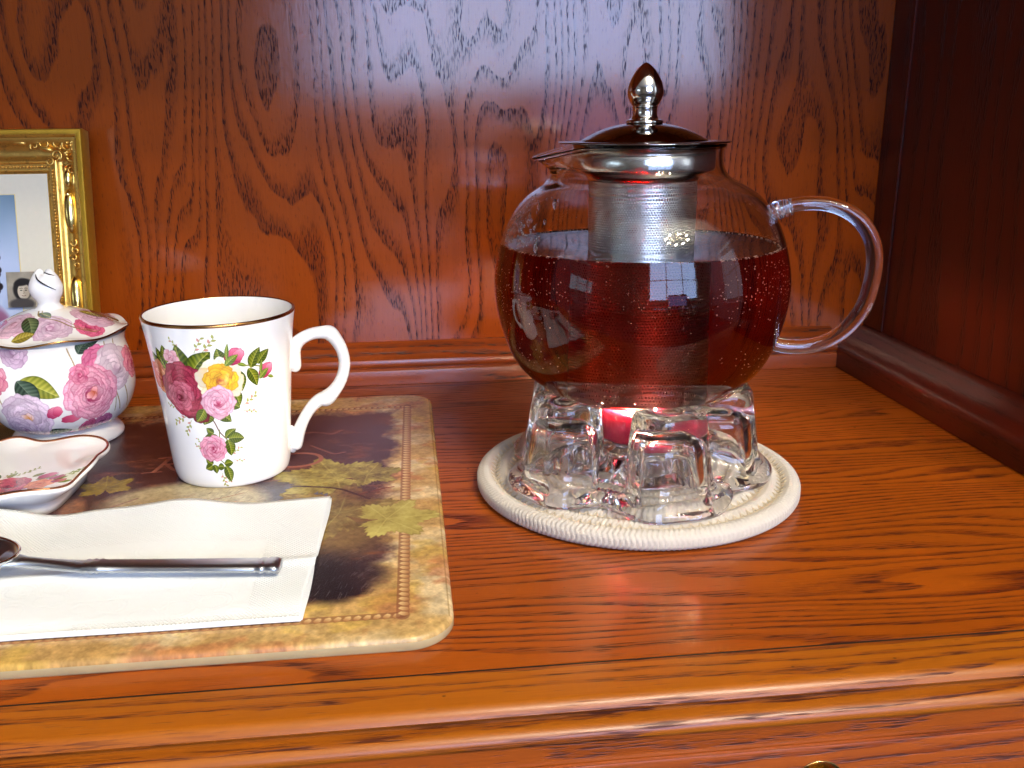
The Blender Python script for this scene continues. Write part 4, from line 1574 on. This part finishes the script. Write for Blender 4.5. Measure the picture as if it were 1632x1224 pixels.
GLASS = glass('clear_glass', 1.45, (.985, .985, .98, 1))
def thin_glass(name):
    t = NT(name)
    lw = t.n('LayerWeight', {'Blend': 0.5})
    f2 = t.math('MULTIPLY_ADD', t.math('POWER', (lw, 1), 4.0), .55, .05)
    tr = t.n('BsdfTransparent', {'Color': (.97, .97, .97, 1)})
    gl = t.n('BsdfGlossy', {'Roughness': .0})
    return t.surf(t.n('MixShader', {0: f2, 1: tr, 2: gl}))


THIN = thin_glass('thin_clear_cup')
GLASS_W = glass('warmer_glass', 1.50, (1, 1, 1, 1), bump=(55, .22, .0010))
# where the tea wets the glass: one shared interface, tea against glass
TEA_ABS = ((0.80, 0.27, 0.085, 1), 66.0)


def tea_mat(name, ior):
    t = NT(name)
    g = t.n('BsdfGlass', {'Color': (1, 1, 1, 1), 'Roughness': 0.0, 'IOR': ior})
    v = t.n('VolumeAbsorption', {'Color': TEA_ABS[0], 'Density': TEA_ABS[1]})
    t.t.links.new(v.outputs[0], t.out.inputs[1])
    return t.surf(g)


TEA_SIDE = tea_mat('tea_against_glass', 1.333 / 1.45)
TEA_TOP = tea_mat('tea_surface', 1.333)

# base height of the pot's foot above the shelf
PZ = 0.0335
prof = [(.0, .0190), (.020, .0190), (.0380, .0190), (.0430, .0194), (.0470, .0208), (.0520, .0242), (.0580, .0292), (.0630, .0352), (.0675, .0440), (.0708, .0540), (.0730, .0645),
        (.0737, .0740), (.0732, .0805), (.0718, .0885), (.0690, .0985), (.0640, .1090), (.0565, .1178), (.0475, .1235), (.0418, .1268), (.0390, .1310), (.0383, .1360),
        (.0384, .1390), (.0388, .1402)]
TEA_Z = .1280 - PZ
TK = .0021


def build_pot():
    t = empty('glass_teapot', (POT[0], POT[1], PZ), 'round glass teapot full of dark red tea with a steel infuser lid', 'teapot')
    P = spl(prof, 5)
    P = [np.array([max(p[0], 0), p[1]]) for p in P]
    # inner wall by offsetting along the normal
    inn = []
    for i, p in enumerate(P):
        a = P[max(i - 1, 0)]
        b = P[min(i + 1, len(P) - 1)]
        d = b - a
        nrm = np.array([-d[1], d[0]])
        nrm /= np.linalg.norm(nrm)
        th_ = TK if p[1] > .024 else TK + .0010 * (1 - (p[1] - .019) / .005)
        q = p + nrm * th_
        q[0] = max(q[0], 0)
        inn.append(q)

    def spout(th, r, z, i):
        d = (th - R(176) + PI) % (2 * PI) - PI
        g = np.exp(-(d / .40) ** 2)
        g2 = np.exp(-(d / .46) ** 2)
        f = np.clip((z - .1225) / .019, 0, 1)
        f = f ** .9
        return r + .0150 * g * f, z - .0058 * g2 * np.clip((z - .130) / .011, 0, 1)

    n = 160
    rim = [(.0394, .1408), (.0397, .1414), (.0392, .1421), (.0380, .1422), (.0371, .1416), (.0370, .1408)]
    # outer wall, rim, inner wall down to the tea line
    up = [q for q in inn if q[1] > TEA_Z + .0012]
    rt = float(np.interp(TEA_Z, [q[1] for q in inn if q[1] > .02], [q[0] for q in inn if q[1] > .02])) if False else None
    idx = [i for i, q in enumerate(inn) if q[1] > .03]
    zz = [inn[i][1] for i in idx]
    rrv = [inn[i][0] for i in idx]
    rt = float(np.interp(TEA_Z, zz, rrv))
    full = [tuple(p) for p in P] + rim + [tuple(q) for q in up[::-1]] + [(rt, TEA_Z)]
    V, F = lathe_geo(full, n, spout)
    o = mk('glass_body', V, F, GLASS, t)
    # tea: wet wall plus level surface with a small meniscus
    low = [tuple(q) for q in inn if q[1] < TEA_Z - .0006]
    side = low + [(rt, TEA_Z)]
    top = [(rt, TEA_Z), (rt - .0008, TEA_Z - .0005), (rt - .002, TEA_Z - .0007), (rt * .5, TEA_Z - .0007), (.0, TEA_Z - .0007)]
    V1, F1 = lathe_geo(side + top[1:], n)
    ns = len(side) - 1
    fm = []
    for i in range(len(side) + len(top) - 2):
        fm += [0 if i < ns else 1] * n
    mk('tea', V1, F1, None, t, mats=[TEA_SIDE, TEA_TOP], fmat=fm)

    # handle: a D of glass tube on the right
    ha = R(14.0)
    dx = Vector((math.cos(ha - R(14)), math.sin(ha - R(14)), 0))
    va = math.atan2(-POT[1], -POT[0])
    ha = va + R(90)
    dx = Vector((math.cos(ha), math.sin(ha), 0))
    up_ = Vector((0, 0, 1))
    hp = [(.0640, .1115, 4.6), (.0655, .1125, 3.9), (.0690, .1140, 3.3), (.0770, .1156, 3.1), (.0865, .1154, 3.2), (.0960, .1120, 3.4), (.1040, .1050, 3.6), (.1088, .0960, 3.7), (.1105, .0860, 3.7), (.1100, .0755, 3.7), (.1078, .0645, 3.7),
          (.1025, .0545, 3.6), (.0945, .0470, 3.5), (.0850, .0432, 3.4), (.0760, .0425, 3.3), (.0690, .0436, 3.4), (.0660, .0448, 3.8)]
    sp = spl([(.0640 + (a - .0640) * 1.05, b - max(0, b - .085) * .06, c * .00108) for a, b, c in hp], 5)
    path = [dx * p[0] + up_ * p[1] for p in sp]
    mk('handle', *tube_geo(path, [p[2] for p in sp], seg=24, up=(-math.sin(ha), math.cos(ha), 0)), GLASS, t)
    # fused ribs of glass where the handle meets the wall
    # bright bead rings at the upper joint
    geos = []
    for k, q in enumerate((.0668, .0690, .0712)):
        c = dx * q + up_ * (.1110 + .0006 * k)
        ring = []
        for j in range(20):
            a = 2 * PI * j / 20
            ring.append(c + Vector((-math.sin(ha), math.cos(ha), 0)) * (math.cos(a) * (.0040 - .0002 * k)) + (up_ * .97 - dx * .25) * (math.sin(a) * (.0040 - .0002 * k)))
        geos.append(tube_geo(ring, .0007, seg=6, closed=True))
    V, F = join(geos)
    mk('handle_joint', V, F, GLASS, t)

    # infuser hanging from the lid
    inf = [(.0340, .1424), (.0340, .1310), (.0336, .1298), (.0300, .1282), (.0275, .1262), (.0268, .1240), (.0264, .1228)]
    f = lathe('infuser_collar', inf, principled('satin_steel', (0.92, 0.90, 0.84, 1), 0.2, 1.0, bump=(300, .12, .0004)), t, n=120)
    f.modifiers.new('thickness', 'SOLIDIFY').thickness = .0006
    tt = NT('perforated_steel')
    tc = tt.n('TexCoord')
    s2 = tt.n('SeparateXYZ', {0: (tc, 2)})
    # hexagonal grid of round holes: 170 columns round the tube
    hu = tt.math('MULTIPLY', (s2, 0), 124.0)
    hv = tt.math('MULTIPLY', (s2, 1), 104.0)
    row = tt.math('FLOOR', hv)
    off = tt.math('MULTIPLY', tt.math('MODULO', row, 2.0), .5)
    fu = tt.math('SUBTRACT', tt.math('FRACT', tt.math('ADD', hu, off)), .5)
    fv = tt.math('SUBTRACT', tt.math('FRACT', hv), .5)
    dd = tt.math('SQRT', tt.math('ADD', tt.math('MULTIPLY', fu, fu), tt.math('MULTIPLY', fv, fv)))
    hole = tt.math('LESS_THAN', dd, .30)
    bp = tt.n('Bump', {'Height': tt.math('MINIMUM', dd, .4), 'Strength': .35, 'Distance': .0005})
    nz = tt.n('TexNoise', {'Vector': (tc, 3), 'Scale': 500.0, 'Detail': 2.0})
    bp2 = tt.n('Bump', {'Height': nz, 'Strength': .25, 'Distance': .0006, 'Normal': bp})
    pr = tt.n('BsdfPrincipled', {'Base Color': (.86, .83, .77, 1), 'Metallic': 1.0, 'Roughness': .34, 'Normal': bp2})
    tr = tt.n('BsdfTransparent')
    mm = tt.n('MixShader', {0: hole, 1: pr, 2: tr})
    MESH = tt.surf(mm)
    tb = [(.0264, .1228), (.0263, .0900), (.0262, .0600), (.0261, .0280), (.0255, .0262)]
    lathe('infuser_tube', tb, MESH, t, n=120, zmax=.1228)
    lathe('infuser_base', [(.0255, .0262), (.0240, .0255), (.0, .0255)], STEEL, t, n=60)

    # lid
    ld = [(.0300, .1434), (.0306, .1434), (.0300, .1441), (.0280, .1452), (.0240, .1472), (.0190, .1492), (.0140, .1506), (.0100, .1513), (.0084, .1515)]
    ps = [(.0338, .1424), (.0415, .1426), (.0417, .1429), (.0415, .1432), (.0310, .1434)] + spl(ld[1:], 4)
    lid = lathe('lid', ps, principled('steel_dark_reflection', (0.33, 0.30, 0.28, 1), .04, 1.0), t, n=128)  # reflection of the dark hutch above is put into the steel's colour
    kp = [(.0074, .1512), (.0088, .1517), (.0090, .1524), (.0086, .1531), (.0074, .1535), (.0064, .1542), (.0058, .1560), (.0058, .1582), (.0062, .1592), (.0060, .1597), (.0068, .1606), (.0080, .1630), (.0086, .1655),
          (.0084, .1682), (.0074, .1712), (.0058, .1742), (.0038, .1768), (.0020, .1784), (.0007, .1792), (.0, .1794)]
    lathe('knob', spl(kp, 4), STEEL_M, lid, n=64)
    for ch in list(t.children):
        ch.location.z -= .0190
    t.location.z += .0190
    return t, inn, rt


pot, inner, rtea = build_pot()


def build_bubbles():
    """froth beads clinging to the inside of the wall"""
    zz = np.array([q[1] for q in inner])
    rv = np.array([q[0] for q in inner])
    o_ = np.argsort(zz)
    zz, rv = zz[o_], rv[o_]
    va = math.atan2(-POT[1], -POT[0])
    g = np.random.default_rng(21)
    geos = []
    n = 0
    while n < 700:
        a = va + g.uniform(-1.35, 1.45)
        band = g.random()
        if band < .74:
            z = g.normal(.078, .0065) + .004 * math.sin(a * 5)
        elif band < .90:
            z = g.normal(.046, .005) + .003 * math.sin(a * 4 + 1)
        else:
            z = g.uniform(.036, TEA_Z - .002)
        if not (.02 < z < TEA_Z - .0012):
            continue
        if g.random() > .35 + .65 * abs(math.sin(a * 3.1 + .6)):
            continue
        s = abs(g.normal(.00014, .00007)) + .00007
        r = float(np.interp(z, zz, rv)) - s * 1.3 - .0003
        geos.append(ball_geo((r * math.cos(a), r * math.sin(a), z), s, 5, 4))
        n += 1
    # ring of froth at the tea line
    for k in range(220):
        a = g.uniform(0, 2 * PI)
        s = abs(g.normal(.00028, .0001)) + .0001
        r = rtea - s - .0006
        geos.append(ball_geo((r * math.cos(a), r * math.sin(a), TEA_Z - .0004), s, 5, 4))
    V, F = join(geos)
    m = principled('froth', (.70, .36, .22, 1), .3, spec=.8)
    V = [Vector(v) - Vector((0, 0, .019)) for v in V]
    o = mk('tea_bubbles', V, F, m, pot)
    o['kind'] = 'stuff'
    # condensation beads above the tea at the spout side
    geos = []
    for k in range(150):
        a = va - g.uniform(.75, 1.75)
        z = g.uniform(TEA_Z + .003, .120)
        if g.random() < .5:
            z = TEA_Z + .002 + abs(g.normal(0, .006))
        s = abs(g.normal(.0005, .0003)) + .0002
        r = float(np.interp(z, zz, rv)) - .0001
        rot = Matrix.Rotation(a, 3, 'Z')
        geos.append(ball_geo((r * math.cos(a), r * math.sin(a), z), (s * .45, s, s * g.uniform(1, 2.4)), 8, 6, rot))
    V, F = join(geos)
    V = [Vector(v) - Vector((0, 0, .019)) for v in V]
    o = mk('condensation', V, F, glass('water', 1.33), pot)
    o['kind'] = 'stuff'


build_bubbles()

# ------------------------------------------------------------------ glass warmer, from a signed distance field


def surface_nets(D, origin, h):
    nx, ny, nz = D.shape
    inside = D < 0
    corner = [(i, j, k) for i in (0, 1) for j in (0, 1) for k in (0, 1)]
    edges = [(a, b) for a in range(8) for b in range(a + 1, 8) if sum(abs(corner[a][q] - corner[b][q]) for q in range(3)) == 1]
    sub = [D[i:nx - 1 + i, j:ny - 1 + j, k:nz - 1 + k] for i, j, k in corner]
    cnt = np.zeros(sub[0].shape, np.float32)
    acc = np.zeros(sub[0].shape + (3,), np.float32)
    for a, b in edges:
        da, db = sub[a], sub[b]
        x = (da < 0) != (db < 0)
        t = np.where(x, da / np.where(x, da - db, 1), 0)
        cnt += x
        for q in range(3):
            acc[..., q] += np.where(x, corner[a][q] + t * (corner[b][q] - corner[a][q]), 0)
    act = cnt > 0
    idx = -np.ones(act.shape, np.int64)
    idx[act] = np.arange(act.sum())
    pos = np.argwhere(act).astype(np.float32)
    V = (pos + acc[act] / cnt[act][:, None]) * h + np.array(origin)
    F = []
    for ax in range(3):
        o1, o2 = [(1, 2), (2, 0), (0, 1)][ax]
        sl0 = [slice(1, -1)] * 3
        sl1 = [slice(1, -1)] * 3
        sl0[ax] = slice(0, -1)
        sl1[ax] = slice(1, None)
        a = inside[tuple(sl0)]
        b = inside[tuple(sl1)]
        ch = np.argwhere(a != b)
        base = ch.copy()
        for q in range(3):
            if q != ax:
                base[:, q] += 1
        s = a[tuple(ch.T)]
        def cell(d1, d2):
            p = base.copy()
            p[:, o1] -= d1
            p[:, o2] -= d2
            return idx[tuple(p.T)]
        q4 = np.stack([cell(0, 0), cell(1, 0), cell(1, 1), cell(0, 1)], 1)
        q4[~s] = q4[~s][:, ::-1]
        F.append(q4)
    return V, np.concatenate(F)


WDX, WDY = -.0025, -.0075
CDX, CDY = -.0015, -.0045


def build_warmer():
    t = empty('glass_warmer', (POT[0] + WDX, POT[1] + WDY, .0102), 'clear glass flower shaped teapot warmer holding the teapot above the rope coaster', 'teapot warmer')
    h = .00075
    lo = np.array((-.084, -.084, -.003))
    n = (int(.168 / h) + 1, int(.168 / h) + 1, int(.060 / h) + 1)
    X, Y, Z = np.meshgrid(*[lo[i] + np.arange(n[i]) * h for i in range(3)], indexing='ij')
    X, Y, Z = [a.astype(np.float32) for a in (X, Y, Z)]
    rad = np.hypot(X, Y)
    th = np.arctan2(Y, X)
    A0 = R(-82.5)
    d5 = (th - A0 + PI / 5) % (2 * PI / 5) - PI / 5      # angle from the nearest lobe axis

    def smin(a, b, k):
        hh = np.clip(.5 + .5 * (b - a) / k, 0, 1)
        return b * (1 - hh) + a * hh - k * hh * (1 - hh)

    def smax(a, b, k):
        return -smin(-a, -b, k)
    # lobed base plate
    lobe = np.cos(d5 * 2.5)
    rb = .0570 + .0150 * np.clip(lobe, 0, 1) ** .8
    rb = rb - .0005 - .9 * np.maximum(Z - .0035, 0)
    dr_ = (rad - rb) * .8
    ht = .0064 + .0085 * np.clip((.053 - rad) / .024, 0, 1)
    base = smax(dr_, np.abs(Z - ht / 2) - ht / 2, .0034)
    # columns
    lx = rad * np.cos(d5)
    ly = rad * np.sin(d5)
    f = np.clip(Z / .05, 0, 1)
    hw = .0222 - .0062 * f ** .7                      # half width
    xo = .0645 - .0065 * f                      # outer face
    xi = .0265 + .0020 * f
    qx = np.abs(lx - (xo + xi) / 2) - ((xo + xi) / 2 - xi) + .0125
    qy = np.abs(ly) - hw + .0125
    col2d = np.hypot(np.maximum(qx, 0), np.maximum(qy, 0)) + np.minimum(np.maximum(qx, qy), 0) - .0125
    col = smax(col2d, Z - .0482, .006)
    col = smax(col, -Z, .001)
    # each column is hollow, pressed from below
    qx = np.abs(lx - (xo + xi) / 2) - ((xo + xi) / 2 - xi) + .0056 + .0085
    qy = np.abs(ly) - hw + .0054 + .0085
    hol2d = np.hypot(np.maximum(qx, 0), np.maximum(qy, 0)) + np.minimum(np.maximum(qx, qy), 0) - .0085
    hol = smax(hol2d, Z - .0360, .010)
    body = smin(base, col, .0080)
    body = smax(body, -hol, .0015)
    # candle well: a shallow recess
    well = smax(np.hypot(X + WDX - CDX, Y + WDY - CDY) - .0225, -(Z - .0042), .001)
    body = smax(body, -well, .002)
    # seat for the pot: subtract the pot's outline (radius as function of height)
    zs = PZ - .0102
    rad = np.hypot(X + WDX, Y + WDY)
    pr_ = np.array(prof)
    zz = np.maximum.accumulate(pr_[:, 1] + np.arange(len(pr_)) * 1e-6)
    rp = np.interp(Z - zs, zz[3:15], pr_[3:15, 0]).astype(np.float32)
    below = (Z - zs) < .0190
    dpot = np.where(below, np.hypot(np.maximum(rad - .0400, 0), Z - zs - .0190), (rad - rp) * .72)
    body = smax(body, -(dpot - .0006), .0012)
    V, F = surface_nets(body, lo, h)
    # light smoothing
    me = bpy.data.meshes.new('warmer_body')
    me.from_pydata(V.tolist(), [], F.tolist())
    me.update()
    me.materials.append(GLASS_W)
    smooth(me)
    o = bpy.data.objects.new('warmer_body', me)
    COL.objects.link(o)
    o.parent = t
    fix_normals(o)
    sm_ = o.modifiers.new('smooth', 'SMOOTH')
    sm_.factor = .5
    sm_.iterations = 12
    return t


build_warmer()


def build_candle():
    z0 = .0102 + .0045
    t = empty('tealight', (POT[0] + CDX, POT[1] + CDY, z0), 'lit pink tealight in a clear cup inside the glass warmer', 'candle')
    cup = [(.0, .0), (.0180, .0), (.0188, .0006), (.0190, .0016), (.0190, .0295), (.0187, .0300), (.0184, .0295), (.0184, .0140), (.0178, .0126), (.0, .0120)]
    lathe('cup', cup, THIN, t, n=72)
    w = NT('pink_wax')
    tc = w.n('TexCoord')
    nz = w.n('TexNoise', {'Vector': (tc, 3), 'Scale': 120.0, 'Detail': 3.0})
    cm = w.mix(nz, (.62, .010, .075, 1), (.78, .030, .13, 1))
    p = w.n('BsdfPrincipled', {'Base Color': (cm, 2), 'Roughness': .35, 'Subsurface Weight': .5, 'Subsurface Scale': 1.0})
    p.inputs['Subsurface Radius'].default_value = (.010, .002, .003)
    wax = [(.0, .0126), (.0172, .0131), (.0181, .0145), (.0181, .0280), (.0176, .0284), (.0120, .0276), (.0, .0272)]
    lathe('wax', wax, w.surf(p), t, n=72)
    tube('wick', [(0, 0, .0268), (.0004, 0, .0290), (.0010, .0003, .0305)], .0005, principled('wick', (.02, .015, .01, 1), .9), t, seg=6)
    fl = NT('flame')
    em = fl.n('Emission', {'Color': (1.0, .62, .26, 1), 'Strength': 60.0})
    fm_ = fl.surf(em)
    pr_ = [(.0, .0292), (.0012, .0300), (.0018, .0318), (.0016, .0334), (.0008, .0348), (.0, .0356)]
    lathe('flame', spl(pr_, 3), fm_, t, n=16)
    d = bpy.data.lights.new('candle_light', 'POINT')
    d.energy = 1.7
    d.color = (1.0, .74, .46)
    d.shadow_soft_size = .0035
    o = bpy.data.objects.new('candle_light', d)
    COL.objects.link(o)
    o.location = (POT[0] + CDX, POT[1] + CDY, z0 + .0322)


build_candle()

# ------------------------------------------------------------------ the room the glass and steel reflect
WALL = principled('painted_wall', (.25, .24, .23, 1), .8, noise=(8, .05, .0))
CEIL = principled('ceiling_paint', (.42, .41, .39, 1), .85)
CARP = principled('carpet', (.05, .045, .04, 1), .95, noise=(90, .25, .0))
DARKW = principled('dark_wood', (.06, .022, .010, 1), .3, spec=.5, noise=(40, .4, .1))
TRIMW = principled('white_trim', (.75, .75, .73, 1), .4)


def struct(o):
    o['kind'] = 'structure'
    return o


RX0, RX1, RY0, RY1, RZ0, RZ1 = -2.6, 2.5, -3.0, 0.70, -0.88, 1.60
struct(box('carpet_floor', (RX0, RY0, RZ0 - .02), (RX1, RY1, RZ0), CARP))
struct(box('ceiling', (RX0, RY0, RZ1), (RX1, RY1, RZ1 + .02), CEIL))
struct(box('room_wall', (RX0, RY1, RZ0), (RX1, RY1 + .02, RZ1), WALL))
struct(box('room_wall', (RX0, RY0 - .02, RZ0), (RX1, RY0, RZ1), WALL))
struct(box('room_wall', (RX0 - .02, RY0, RZ0), (RX0, RY1, RZ1), WALL))
struct(box('room_wall', (RX1, RY0, RZ0), (RX1 + .02, RY1, RZ1), WALL))


def window(name, c, w, h, axis, label, nx=2, ny=2):
    t = empty(name, c, label, 'window', 'windows behind the photographer')
    bars = []

    def bar(u0, u1, v0, v1, nm):
        d0, d1 = -.02, .02
        if axis == 'y':
            box(nm, (u0, d0, v0), (u1, d1, v1), TRIMW, t)
        else:
            box(nm, (d0, u0, v0), (d1, u1, v1), TRIMW, t)
    b = .05
    bar(-w / 2 - b, w / 2 + b, h / 2, h / 2 + b, 'casing')
    bar(-w / 2 - b, w / 2 + b, -h / 2 - b, -h / 2, 'sill')
    bar(-w / 2 - b, -w / 2, -h / 2, h / 2, 'jamb')
    bar(w / 2, w / 2 + b, -h / 2, h / 2, 'jamb')
    for k in range(1, nx):
        u = -w / 2 + w * k / nx
        bar(u - .018, u + .018, -h / 2, h / 2, 'mullion')
    for k in range(1, ny):
        v = -h / 2 + h * k / ny
        bar(-w / 2, w / 2, v - .012, v + .012, 'rail')


window('window', (.76, -2.80, .92), 2.12, 1.30, 'y', 'wide white window reflected small in the teapot and the back panel', 3, 2)
window('window', (-2.38, -1.15, .55), .46, 1.14, 'x', 'narrow bright window reflected at the left of the teapot', 1, 2)
window('window', (2.31, -.75, .65), 1.14, 1.44, 'x', 'unseen right hand window added for soft light from the right', 2, 2)


def chandelier():
    cx, cy_, cz = .55, -.80, 1.22
    t = empty('chandelier', (cx, cy_, cz), 'chandelier with candle bulbs reflected at the top of the dark tea', 'chandelier')
    tube('stem', [(0, 0, .36), (0, 0, -.02)], .012, BRASS, t, seg=10)
    for k in range(8):
        a = 2 * PI * k / 8
        c_, s_ = math.cos(a), math.sin(a)
        tube('arm', spl([(0, 0, -.02), (c_ * .10, s_ * .10, -.07), (c_ * .20, s_ * .20, -.05), (c_ * .24, s_ * .24, 0)], 4), .006, BRASS, t, seg=6)
        tube('candle_sleeve', [(c_ * .24, s_ * .24, -.005), (c_ * .24, s_ * .24, .030)], .009, TRIMW, t, seg=8)
        d = bpy.data.lights.new('chandelier_bulb', 'POINT')
        d.energy = 17.5
        d.color = (1.0, .90, .72)
        d.shadow_soft_size = .024
        lo_ = bpy.data.objects.new('chandelier_bulb', d)
        COL.objects.link(lo_)
        lo_.location = (cx + c_ * .24, cy_ + s_ * .24, cz + .047)


chandelier()
tb = empty('dining_table', (.75, -1.5, RZ0), 'dark dining table reflected in the tea below the chandelier', 'table')
box('table_top', (-.75, -.45, .72), (.75, .45, .75), DARKW, tb)
for sx_ in (-.68, .68):
    for sy_ in (-.38, .38):
        box('leg', (sx_ - .035, sy_ - .035, 0), (sx_ + .035, sy_ + .035, .72), DARKW, tb)
SCR = NT('screen')
SCRM = SCR.surf(SCR.n('Emission', {'Color': (.30, .40, 1.0, 1), 'Strength': 2.2}))
mo = empty('computer_monitor', (.62, -1.72, RZ0 + .75), 'glowing blue computer monitor reflected in the tea', 'monitor')
box('screen', (-.26, -.001, .10), (.26, .003, .40), SCRM, mo)
box('bezel', (-.28, -.03, .08), (.28, -.0015, .42), DARKW, mo)
box('stand', (-.03, -.05, 0), (.03, -.032, .2), DARKW, mo)
